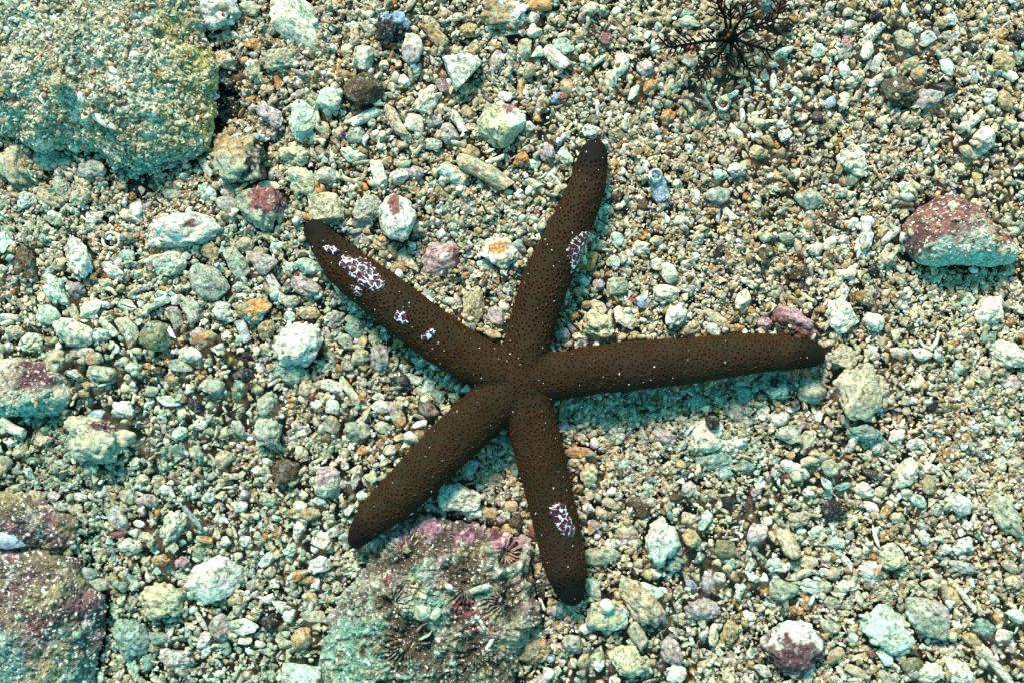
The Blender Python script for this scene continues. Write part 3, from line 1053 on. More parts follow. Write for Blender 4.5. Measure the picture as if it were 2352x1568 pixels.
placed = []
RG = "loose stones and coral pieces of the rubble bed"
def piece(px, py, L, W, ang, kind, col, patch=None, label=None, th=None, lift=0.0, algae=None, emb=.36, sub=None, tilt=.12, mat=None, cat=None, name=None):
    """px,py,L,W in plan units"""
    rng = np.random.default_rng(int(px * 131 + py * 7919) % (2 ** 31))
    if L < W:
        L, W = W, L; ang += 90
    if kind in ('ring', 'arc'):
        return ring_piece(px, py, L, W, ang, kind, col, label, lift)
    if sub is None: sub = 5 if L > 75 else 4
    Vu, F = shape(kind, sub, rng)
    T = th if th is not None else {'peb': .68, 'ang': .7, 'knob': .75, 'tri': .6, 'stick': .85, 'needle': .9, 'flake': .28}[kind] * W
    Lm, Wm, Tm = L * U / 2, W * U / 2, T * U / 2
    a = math.radians(ang)
    V = Vu * np.array([Lm, Wm, Tm])
    rough = min(.0009, Wm * .12)
    if kind not in ('needle', 'flake'):
        nr = V / (np.linalg.norm(V, axis=1)[:, None] + 1e-9)
        V = V + nr * (rough * (fbm(V + rng.uniform(-1, 1, 3), 420, 1, 3) * 1.4 - .5 * np.maximum(0, fbm(V, 900, 2, 2) - .25)))[:, None]
    rx, ry = rng.normal(0, tilt, 2)
    cx, sx, cy, sy = math.cos(rx), math.sin(rx), math.cos(ry), math.sin(ry)
    Rx = np.array([[1, 0, 0], [0, cx, -sx], [0, sx, cx]]); Ry = np.array([[cy, 0, sy], [0, 1, 0], [-sy, 0, cy]])
    Rz = np.array([[math.cos(a), -math.sin(a), 0], [math.sin(a), math.cos(a), 0], [0, 0, 1]])
    V = V @ (Rz @ Ry @ Rx).T
    g = at(px, py, 0)
    zb = float(terrain(np.array([g[0]]), np.array([g[1]]))[0])
    hm = hm_at(g[0], g[1]) if kind in ('flake', 'needle', 'stick') or lift > 0 else zb
    zb = max(zb, min(hm, zb + .045) if lift > 0 else zb)
    zc = zb + Tm * (1 - 2 * emb) + .0022 + lift
    loc = at(px, py, zc)
    al = algae + .08 if algae is not None else .20 + .30 * float(np.clip((1300 - px) / 1500 + (py - 700) / 2200, 0, 1))  # default turns stones greener left and low: water-light cast put into colour
    patch2 = None
    if patch:
        # patches are given in plan directions; turn them into the piece's own axes
        lst = patch if isinstance(patch, list) else [patch]
        patch2 = []
        for (pc, dx, dy, thr) in lst:
            if isinstance(thr, tuple): patch2.append((pc, dx, dy, thr)); continue
            patch2.append((pc, dx * math.cos(a) + dy * math.sin(a), -dx * math.sin(a) + dy * math.cos(a), thr))
    base = c_(col) * rng.uniform(.9, 1.1)
    colv = paint(Vu, V, base, rng, patch2, algae=al if col not in ('bk', 'db', 'wh', 'rd', 'mr') else al * .4, Vp=V[:, :2] / Lm)
    nm, kw, ct = NOUN[kind]
    if kind in ('peb', 'ang') and L > 60: nm, ct = 'rock', 'rock'; kw = 'rounded rock' if kind == 'peb' else 'angular rock'
    o = mesh_obj(name or nm, V, F, mat or (M_SHELL if kind in ('flake', 'needle') else M_STONE), colv, smooth=(kind != 'ang'), loc=tuple(loc))
    lab = label or auto_label(px, py, L, kw, PAL[col][1])
    used_labels[lab] = (px, py)
    tag(o, lab, cat or ct, RG if not label else None)
    raster(V + loc, 1)
    placed.append((px, py, L, W, o))
    return o


def ring_piece(px, py, L, W, ang, kind, col, label, lift):
    rng = np.random.default_rng(int(px + py * 31))
    r0 = L * U / 2 * .82; tr = L * U * (.085 if kind == 'ring' else .09)
    full = kind == 'ring'
    n = 48
    A = np.linspace(0, 2 * math.pi if full else math.pi * 1.0, n) + math.radians(ang)
    P = np.stack([np.cos(A) * r0, np.sin(A) * r0 * (1 if full else max(.4, W / L * 1.6)), .0006 * np.sin(A * 2)], 1)
    rad = tr * (1 + .12 * vnoise(P, 700, 4)) * (1 if full else np.sin(np.linspace(.25, math.pi - .25, n)) ** .4)
    V, F = tube_rings(P, rad, 12)
    if full:   # short standing collar
        V2, F2 = tube_rings(P * np.array([1.12, 1.12, 1]) - np.array([0, 0, .0025]), rad * 1.1, 12)
        F = F + [tuple(i + len(V) for i in f) for f in F2]; V = np.vstack([V, V2])
    g = at(px, py, 0)
    z = max(float(terrain(np.array([g[0]]), np.array([g[1]]))[0]), hm_at(g[0], g[1])) + tr * 1.0 + (.003 if full else .001)
    loc = at(px, py, z)
    colv = paint(V / r0, V, c_(col), rng, None, .2, 0)
    o = mesh_obj("worm_tube", V, F, M_STONE, colv, loc=tuple(loc))
    lab = label or auto_label(px, py, L, NOUN[kind][1], PAL[col][1])
    used_labels[lab] = (px, py)
    tag(o, lab, "worm tube", None if label else RG)
    raster(V + loc, 1)
    placed.append((px, py, L, W, o))
    return o


K = .3336
def tile(tx, ty, rows):
    for r in rows:
        x, y, L, W, ang, kind, col = r[:7]
        kw = r[7] if len(r) > 7 else {}
        piece((tx * 1366 * .5742) + x * K, ((0, 911, 1820)[ty] * .5742) + y * K, L * K, W * K, ang, kind, col, **kw)

P_ = lambda *a: dict(patch=a if isinstance(a[0], str) else list(a))
tile(0, 0, [
    (1490, 70, 330, 270, 0, 'knob', 'wh', dict(label="white pitted rock at the top edge beside the upper left boulder", algae=.05)),
    (2095, 185, 560, 300, -40, 'peb', 'cr', dict(label="long pale oval rock near the top edge", th=60)),
    (1640, 1060, 470, 400, 0, 'knob', 'ta', dict(patch=[('gn', 0, -1, .1), ('bk', .5, -.1, .25)], label="dark mossy brown rock below right of the upper left boulder", th=85)),
    (1585, 750, 260, 250, 20, 'knob', 'bk', dict(patch=('wh', .3, .2, .45), label="black rock with white streaks beside the boulder's right edge")),
    (1655, 555, 140, 130, 0, 'peb', 'db'),
    (1545, 400, 190, 160, 0, 'knob', 'be'),
    (1930, 420, 300, 180, 10, 'knob', 'gn', dict(patch=('or', -.2, 0, .2))),
    (1860, 790, 240, 130, -45, 'knob', 'mv'),
    (2085, 830, 300, 190, 75, 'ang', 'mt', dict(label="mint cream block standing near the dark mossy rock")),
    (2030, 1060, 230, 180, 0, 'knob', 'yg'),
    (2090, 1260, 270, 190, -45, 'knob', 'yg', P_('or', .5, 0, .3)),
    (1800, 1440, 350, 320, 0, 'knob', 'gn', dict(patch=('rd', .35, .35, (.8, .7)), label="teal grey rock with a brick red face left of the upper left starfish arm", th=70)),
    (2230, 1430, 270, 250, 20, 'ang', 'be', dict(th=55)),
    (2245, 1210, 170, 130, 20, 'peb', 'gy'),
    (1855, 1280, 160, 70, -5, 'peb', 'cr'),
    (2265, 700, 200, 200, 0, 'knob', 'mt'),
    (2220, 880, 140, 90, -20, 'peb', 'be'),
    (1740, 480, 120, 150, 0, 'knob', 'be'),
    (1730, 690, 120, 90, 0, 'peb', 'or'),
    (1540, 530, 160, 110, -20, 'knob', 'mv'),
    (100, 1120, 300, 260, -20, 'tri', 'be', dict(label="beige wedge shaped rock at the left edge below the boulder", th=60)),
    (310, 1090, 200, 180, 0, 'peb', 'mt'), (460, 1130, 150, 120, 0, 'peb', 'te'), (640, 1175, 210, 150, -20, 'knob', 'gy'),
    (430, 1290, 180, 120, -60, 'peb', 'gn'), (180, 1380, 180, 120, 0, 'knob', 'mt'), (345, 1380, 210, 130, -30, 'knob', 'be'),
    (370, 1500, 150, 100, 0, 'ang', 'mt'), (660, 1480, 180, 100, 40, 'ang', 'wh'), (560, 1350, 170, 130, 40, 'knob', 'be'),
    (150, 1260, 180, 110, 0, 'peb', 'gn'),
    (960, 1300, 180, 180, 0, 'knob', 'bk', P_('wh', .3, 0, .5)),
    (930, 1470, 220, 180, 20, 'knob', 'wh', P_('or', .6, -.5, .5)),
    (860, 1180, 100, 60, -30, 'flake', 'mt'),
    (1440, 1330, 180, 130, -40, 'knob', 'mt'), (1570, 1330, 120, 90, -30, 'peb', 'cr'), (1190, 1330, 160, 100, 0, 'knob', 'gy'),
    (1420, 1150, 160, 60, -60, 'stick', 'cr'),
    (1570, 1420, 130, 170, 80, 'tri', 'gy'),
    (1750, 300, 150, 90, 0, 'knob', 'or'), (1870, 200, 140, 100, 20, 'peb', 'gn'), (1680, 275, 80, 50, 0, 'ang', 'wh'), (1720, 60, 110, 150, 80, 'knob', 'be'),
    (715, 835, 190, 60, -35, 'flake', 'wh', dict(label="white pointed shell shard lying on the upper left boulder", lift=.001)),
    (640, 665, 90, 50, 30, 'flake', 'wh', dict(lift=.001)), (920, 375, 70, 40, 0, 'flake', 'wh', dict(lift=.001)), (400, 560, 130, 110, 0, 'peb', 'ta', dict(lift=.0005)),
    (250, 460, 100, 60, 80, 'flake', 'bl', dict(lift=.001)), (560, 670, 80, 50, -60, 'flake', 'wh', dict(lift=.001)), (460, 800, 160, 120, 10, 'knob', 'wh', dict(lift=-.001)),
    (330, 80, 110, 90, 0, 'knob', 'wh', dict(lift=-.001)), (840, 950, 70, 45, 0, 'peb', 'ol', dict(lift=0.0003)),
    (1722, 900, 75, 55, -20, 'peb', 'wh', dict(label="glossy white bead of shell on the dark mossy rock", lift=.0006, mat=M_SHELL)),
    (1718, 440, 55, 50, -20, 'peb', 'wh', dict(lift=.004, mat=M_SHELL)),
])
tile(1, 0, [
    (360, 200, 250, 230, 0, 'knob', 'bk', dict(patch=('bl', .2, .5, .25), label="black and blue speckled rock left of top centre")),
    (490, 340, 215, 155, 80, 'peb', 'mv', P_('cr', 0, .6, .1)),
    (640, 235, 230, 100, -50, 'stick', 'ta'), (620, 160, 150, 70, -40, 'stick', 'be'),
    (150, 400, 190, 160, 60, 'knob', 'cr', P_('or', -.3, .3, .4)),
    (1110, 100, 380, 240, 0, 'knob', 'ta', dict(patch=('wh', .5, .2, .1), label="orange and white rock at the top edge, left of centre", th=60)),
    (1345, 40, 210, 90, 0, 'stick', 'or', dict(label="orange tan coral stick at the top edge")),
    (820, 460, 270, 240, 40, 'tri', 'wh', dict(label="white triangular coral above the pale round stone", th=60, algae=.28)),
    (165, 620, 280, 230, 0, 'peb', 'db', dict(label="round dark brown stone in the upper left of centre", th=75)),
    (590, 690, 230, 150, 50, 'knob', 'cr'), (170, 800, 270, 75, 30, 'stick', 'cr'),
    (370, 840, 290, 95, -60, 'stick', 'be'), (95, 930, 130, 125, 0, 'peb', 'gy'), (740, 915, 160, 150, 0, 'ang', 'mv'),
    (1100, 850, 325, 300, 30, 'peb', 'yg', dict(patch=[('wh', .6, .5, .25), ('rd', .45, .72, (.38, .34))], label="pale round yellow green stone with a brick red upper right corner", th=75, algae=.15)),
    (500, 850, 160, 130, -20, 'peb', 'cr'), (670, 740, 110, 95, -20, 'flake', 'be'), (810, 840, 190, 75, -55, 'stick', 'wh'),
    (880, 1040, 160, 90, -25, 'peb', 'ta'), (985, 1185, 430, 130, -30, 'stick', 'be', dict(label="longest beige coral stick, below the pale round stone", th=38)),
    (770, 1200, 240, 130, -25, 'stick', 'be', P_('mt', -.3, -.3, 0)), (1060, 1100, 140, 38, 20, 'stick', 'wh', dict(label="short white coral peg below the pale round stone", lift=.001)),
    (1070, 420, 210, 110, 75, 'knob', 'mv', P_('rd', 0, .4, .3)), (1260, 340, 160, 105, 80, 'peb', 'be'), (1480, 400, 210, 105, -45, 'stick', 'cr'),
    (1530, 320, 170, 110, -20, 'peb', 'mt'), (1555, 595, 140, 120, -50, 'flake', 'ta', dict(th=22)), (1350, 370, 120, 90, 40, 'tri', 'mt'),
    (1500, 675, 130, 80, 10, 'knob', 'rd', dict(patch=('bl', -.6, 0, .1), label="small pink red lump with a blue grey end, above the top arm")),
    (1820, 270, 100, 95, -30, 'knob', 'rd', dict(label="small brick red lump left of the feather star")),
    (2125, 600, 120, 95, 60, 'peb', 'or'), (1893, 925, 125, 115, 0, 'ang', 'ta', dict(label="tan angular pebble just right of the top arm's tip")),
    (1718, 905, 130, 110, 0, 'knob', 'wh', dict(label="white rough lump touching the tip of the top arm", lift=.001)),
    (1410, 1045, 150, 110, -70, 'knob', 'mv'), (1290, 870, 95, 75, -10, 'peb', 'cr'), (720, 570, 80, 60, 0, 'peb', 'cr'),
    (85, 1070, 190, 120, -10, 'knob', 'cr'), (80, 1170, 210, 120, 180, 'arc', 'be'), (260, 1200, 230, 100, -75, 'stick', 'cr'), (1180, 210, 120, 80, 20, 'tri', 'gy'),
    (390, 1220, 150, 110, 20, 'knob', 'wh'), (420, 1130, 130, 70, 0, 'stick', 'be'), (315, 1120, 80, 80, 0, 'knob', 'ta'), (500, 1190, 150, 100, -10, 'knob', 'mv'),
    (380, 1500, 330, 265, -75, 'peb', 'wh', dict(patch=('rd', -.05, .45, (.30, .48)), label="big white stone with a brick red patch, above the upper left arm", th=75, algae=.18)),
    (170, 1460, 260, 190, 55, 'ang', 'gy'), (2180, 1290, 230, 130, -65, 'stick', 'bl'), (2165, 1205, 90, 90, 0, 'ring', 'wh', dict(label="white curled worm tube right of the top arm")),
    (2075, 1410, 90, 85, 0, 'peb', 'db'), (1890, 1355, 90, 75, 0, 'peb', 'db'), (1735, 825, 95, 70, -10, 'peb', 'ol'), (2240, 810, 130, 95, 50, 'knob', 'or'),
    (2175, 720, 80, 60, -30, 'peb', 'gy'), (1240, 1105, 120, 100, 50, 'knob', 'or'), (1920, 450, 190, 110, 70, 'peb', 'cr'), (1850, 555, 150, 90, 80, 'peb', 'cr'),
    (1690, 420, 120, 110, 0, 'knob', 'cr'), (880, 210, 140, 110, 0, 'knob', 'ta'), (640, 350, 90, 80, 0, 'ang', 'ta'), (1320, 130, 95, 90, 0, 'peb', 'wh'),
    (1330, 215, 120, 100, 0, 'knob', 'cr'), (1540, 1080, 140, 90, -60, 'knob', 'mt'), (1320, 1130, 110, 70, 0, 'flake', 'mt'), (1290, 490, 110, 100, 60, 'peb', 'be'),
    (640, 830, 130, 100, 0, 'knob', 'mv'), (860, 760, 90, 75, -60, 'peb', 'ta'), (1320, 1270, 160, 70, -25, 'stick', 'gn'), (2090, 470, 130, 130, 0, 'knob', 'mv'),
    (640, 1000, 110, 100, 0, 'ang', 'gn'), (1450, 1200, 110, 55, 50, 'stick', 'wh'), (1955, 1190, 100, 30, -50, 'stick', 'cr'), (1945, 1395, 110, 40, 40, 'flake', 'wh'),
    (2310, 1260, 80, 60, 0, 'peb', 'cr'), (1120, 665, 110, 70, -20, 'ang', 'wh'), (430, 560, 100, 90, -20, 'ang', 'wh'), (80, 180, 110, 90, 0, 'flake', 'cr'),
    (700, 590, 110, 90, -60, 'ang', 'pk'), (2010, 640, 130, 60, 60, 'peb', 'cr'),
])
tile(2, 0, [
    (1130, 300, 140, 85, 80, 'peb', 'pk', dict(label="pink oval pebble right of the feather star")), (1295, 250, 230, 75, 50, 'stick', 'cr'), (1270, 350, 130, 90, 60, 'peb', 'cr'),
    (1520, 275, 170, 110, -40, 'ang', 'be'), (1680, 270, 130, 110, 60, 'ang', 'wh'), (700, 352, 135, 50, 20, 'needle', 'wh', dict(lift=.001, label="white spindle shell just right of the feather star")),
    (622, 565, 125, 48, 85, 'needle', 'wh', dict(lift=.001, label="white upright bead shaped shell below right of the feather star")), (275, 690, 120, 100, 190, 'arc', 'wh'), (345, 650, 80, 40, 30, 'stick', 'wh'),
    (1500, 630, 300, 210, -20, 'knob', 'db', dict(label="dark brown porous rock at the upper right", th=50)), (1680, 690, 220, 150, 0, 'knob', 'mv'),
    (1800, 610, 200, 90, 0, 'knob', 'bk', dict(label="flat black lump added for the dark hollow beside the dark porous rock")), (1015, 705, 120, 80, 60, 'flake', 'bl'), (1105, 695, 130, 90, 80, 'flake', 'be'),  # the flat black knob is added to stand in for a dark hollow
    (1980, 845, 230, 70, 35, 'stick', 'cr', dict(label="cream dumbbell shaped coral stick near the right edge")), (1950, 875, 90, 50, -40, 'stick', 'cr'),
    (2080, 960, 190, 160, 70, 'knob', 'wh', dict(label="spiky white lump near the right edge above the brick red rock", th=45)), (1975, 1045, 170, 90, -25, 'peb', 'be'),
    (2120, 655, 110, 95, 0, 'knob', 'wh'), (2220, 695, 150, 115, -60, 'peb', 'ta'), (1190, 1110, 250, 190, -40, 'knob', 'cr', dict(th=40)),
    (1160, 1235, 110, 95, 60, 'flake', 'ol', dict(label="greenish round disc in the upper right gravel")), (870, 1370, 210, 150, -10, 'peb', 'gy'), (1020, 1505, 110, 85, 60, 'peb', 'db'),
    (355, 920, 150, 90, -50, 'peb', 'cr'), (590, 970, 110, 70, -30, 'ang', 'ta'), (520, 1050, 130, 100, 0, 'knob', 'ta'), (740, 1080, 90, 60, 0, 'peb', 'db'),
    (240, 1350, 170, 120, 0, 'peb', 'gy'), (90, 935, 90, 85, 0, 'peb', 'or'), (45, 160, 160, 100, -20, 'knob', 'gn'), (330, 1480, 130, 65, -45, 'stick', 'cr'), (40, 90, 130, 70, 0, 'ang', 'te'),
    (1985, 330, 100, 90, 0, 'peb', 'bk'), (2310, 260, 160, 130, 20, 'knob', 'bk', dict(label="black rock at the right edge below the upper right corner")), (710, 180, 90, 90, 0, 'knob', 'bk'),
    (2210, 430, 180, 150, 0, 'knob', 'ta'), (2180, 240, 130, 85, 20, 'peb', 'ta'), (1850, 130, 110, 90, 50, 'ang', 'wh'), (1780, 160, 120, 90, 0, 'knob', 'ta'), (1110, 375, 110, 80, 0, 'ang', 'gy'),
    (1330, 430, 130, 70, 60, 'ang', 'wh'), (1560, 450, 140, 90, 30, 'peb', 'ta'), (1110, 490, 130, 70, -60, 'ang', 'wh'), (1820, 450, 130, 100, -40, 'flake', 'mt'), (1330, 560, 140, 60, 40, 'stick', 'wh'),
    (1600, 200, 110, 90, 0, 'knob', 'cr'), (1330, 110, 90, 90, 0, 'knob', 'bk'), (920, 350, 100, 110, 0, 'ang', 'mt'), (2230, 510, 150, 80, -30, 'stick', 'cr'), (790, 645, 110, 60, -40, 'stick', 'wh'),
    (410, 800, 110, 42, -85, 'needle', 'wh'), (700, 930, 100, 80, 30, 'ang', 'wh'), (1130, 170, 120, 60, 20, 'flake', 'wh'), (920, 800, 100, 70, 0, 'knob', 'mr', dict(label="small maroon pebble in the upper right gravel")),
    (370, 1170, 130, 110, 0, 'knob', 'wh'), (2200, 130, 120, 60, 20, 'peb', 'be'), (2320, 400, 90, 110, 0, 'knob', 'te'), (1620, 510, 110, 100, 0, 'peb', 'ta'), (830, 1340, 60, 110, 0, 'peb', 'or'),
    (1270, 1530, 110, 90, -10, 'peb', 'wh'), (1170, 1540, 100, 70, 50, 'knob', 'wh'), (1770, 1220, 120, 60, -60, 'peb', 'be'), (560, 520, 60, 90, 0, 'ang', 'gy'), (250, 1210, 110, 90, -20, 'knob', 'mt'),
])
tile(0, 1, [
    (545, 205, 320, 165, -70, 'knob', 'wh', dict(patch=('mv', -.4, 0, .15), label="tall white and mauve stone left of the round worm tube", th=55, algae=.1)),
    (175, 250, 260, 170, -70, 'knob', 'db', dict(label="dark brown lump near the left edge below the boulder")), (765, 88, 135, 135, 0, 'ring', 'cr', dict(label="round upright worm tube ring left of the long white rock")),
    (1290, 20, 560, 240, 8, 'knob', 'wh', dict(patch=('rd', .15, .15, (.14, .10)), label="long white mottled rock between the worm tube and the red and teal rock", th=62, algae=.22)),
    (1150, 235, 280, 205, 10, 'ang', 'cr', P_('rd', -.2, .6, .55)), (1450, 165, 150, 110, -50, 'peb', 'ta'), (1430, 375, 300, 220, -35, 'peb', 'gy', dict(th=60)),
    (1630, 240, 250, 130, -60, 'peb', 'gn'), (1790, 240, 250, 150, -25, 'tri', 'mv'), (1900, 420, 220, 70, -60, 'stick', 'wh'), (1690, 120, 130, 110, 20, 'peb', 'be'),
    (2150, 275, 260, 115, -8, 'peb', 'mt', dict(label="pale mint stone half under the upper left arm", th=28)), (1995, 275, 120, 90, 0, 'knob', 'mt'), (2110, 410, 270, 130, -25, 'knob', 'mv', dict(label="mauve rock with pale crust below the upper left arm's tip")),
    (400, 440, 270, 160, -55, 'knob', 'mt', dict(th=45)), (500, 720, 290, 175, -25, 'peb', 'cr', dict(label="cream rounded stone left of the smooth olive stone", th=48)), (330, 600, 190, 140, -30, 'peb', 'mt'),
    (630, 560, 180, 130, 50, 'knob', 'cr'), (885, 705, 240, 120, -60, 'stick', 'be'), (1065, 745, 230, 215, 0, 'peb', 'ol', dict(label="smooth olive stone at the left", th=55, algae=.0)),
    (1755, 560, 240, 190, 30, 'ang', 'or', dict(patch=('te', 0, -.6, .2), th=48)), (1540, 570, 160, 140, 0, 'knob', 'wh'), (1320, 560, 210, 130, -60, 'knob', 'gy'), (1215, 492, 80, 75, 80, 'stick', 'wh'),
    (1210, 620, 170, 90, -70, 'stick', 'mv'), (1400, 770, 190, 150, -10, 'knob', 'or', P_('mv', -.4, .3, .2)), (1830, 700, 160, 130, 60, 'knob', 'ta'), (1675, 710, 160, 75, -70, 'stick', 'wh'), (1500, 835, 100, 85, 0, 'ang', 'cr'),
    (2060, 810, 370, 320, 20, 'knob', 'wh', dict(label="big white knobbly coral lump left of the upper left arm", th=80, algae=.12, emb=.18)),
    (1985, 985, 270, 180, -25, 'knob', 'te', dict(label="teal green rock under the big white knobbly coral")), (2110, 1120, 160, 150, 0, 'knob', 'be'), (2270, 1085, 190, 90, -15, 'peb', 'wh'), (1310, 870, 190, 110, -10, 'knob', 'cr'),
    (1460, 1095, 170, 120, -10, 'peb', 'gn'), (1090, 990, 100, 75, 10, 'peb', 'bk'), (1345, 1220, 120, 90, -60, 'knob', 'bk'), (1700, 880, 65, 55, 0, 'peb', 'bk'), (1665, 1010, 140, 120, 0, 'knob', 'bk', P_('or', .2, 0, .5)),
    (560, 850, 180, 80, 0, 'flake', 'mv', dict(label="violet grey shell flake below the cream rounded stone")), (370, 900, 170, 160, -30, 'knob', 'be'), (850, 1250, 160, 120, 0, 'knob', 'wh'), (660, 1290, 130, 80, 10, 'flake', 'bl'), (90, 1380, 200, 85, -30, 'stick', 'cr'),
    (300, 1440, 150, 130, 0, 'knob', 'be'), (1850, 1410, 250, 210, -60, 'knob', 'gn', dict(patch=('pk', .2, -.2, .35), label="green and pink rock left of the lower left arm", th=50)), (1835, 1210, 190, 130, 60, 'knob', 'gn'),
    (1075, 530, 220, 80, 25, 'stick', 'mt'), (720, 490, 210, 110, 20, 'arc', 'cr', dict(label="thin curved cream worm tube at the left")), (1380, 1350, 110, 80, 10, 'peb', 'cr'), (500, 1000, 100, 60, -10, 'ang', 'wh'), (700, 1000, 200, 110, -15, 'knob', 'gn'), (1240, 950, 190, 90, -20, 'peb', 'gn'),
    (1040, 1120, 110, 80, 0, 'peb', 'gn'), (2130, 580, 170, 110, -20, 'ang', 'ta'), (2000, 510, 120, 90, 0, 'knob', 'be'), (2310, 640, 140, 150, 0, 'knob', 'gy'), (2240, 740, 80, 110, 20, 'flake', 'gy'), (1160, 1190, 190, 80, -10, 'peb', 'mt'),
    (870, 200, 120, 100, 0, 'knob', 'mt'), (780, 300, 190, 110, -45, 'knob', 'wh'), (730, 390, 110, 90, -10, 'knob', 'be'), (880, 540, 150, 100, -20, 'knob', 'cr'), (60, 620, 170, 60, -10, 'stick', 'wh'), (690, 740, 150, 120, 20, 'knob', 'mt'), (740, 680, 200, 70, -50, 'stick', 'cr'),
    (220, 770, 150, 100, 0, 'knob', 'cr'), (110, 720, 140, 100, 0, 'knob', 'be'), (520, 420, 140, 110, -50, 'knob', 'mv'), (510, 590, 150, 70, -60, 'stick', 'be'), (650, 900, 130, 90, 0, 'peb', 'ta'), (1240, 1410, 110, 90, 40, 'ang', 'mt'), (1640, 1380, 130, 80, -60, 'peb', 'gy'),
    (700, 1460, 500, 330, 0, 'knob', 'yg', dict(patch=[('gn', 0, -.7, -.1), ('mr', .3, .42, (.55, .2))], label="large grey green rock with a maroon upper rim at the lower left", th=90, algae=.2)),
    (2280, 1360, 150, 130, 20, 'ang', 'ta'), (2290, 1230, 100, 110, 0, 'peb', 'wh'), (2240, 1450, 140, 90, 0, 'knob', 'ol'), (2080, 1400, 120, 70, 20, 'ang', 'cr'),
])
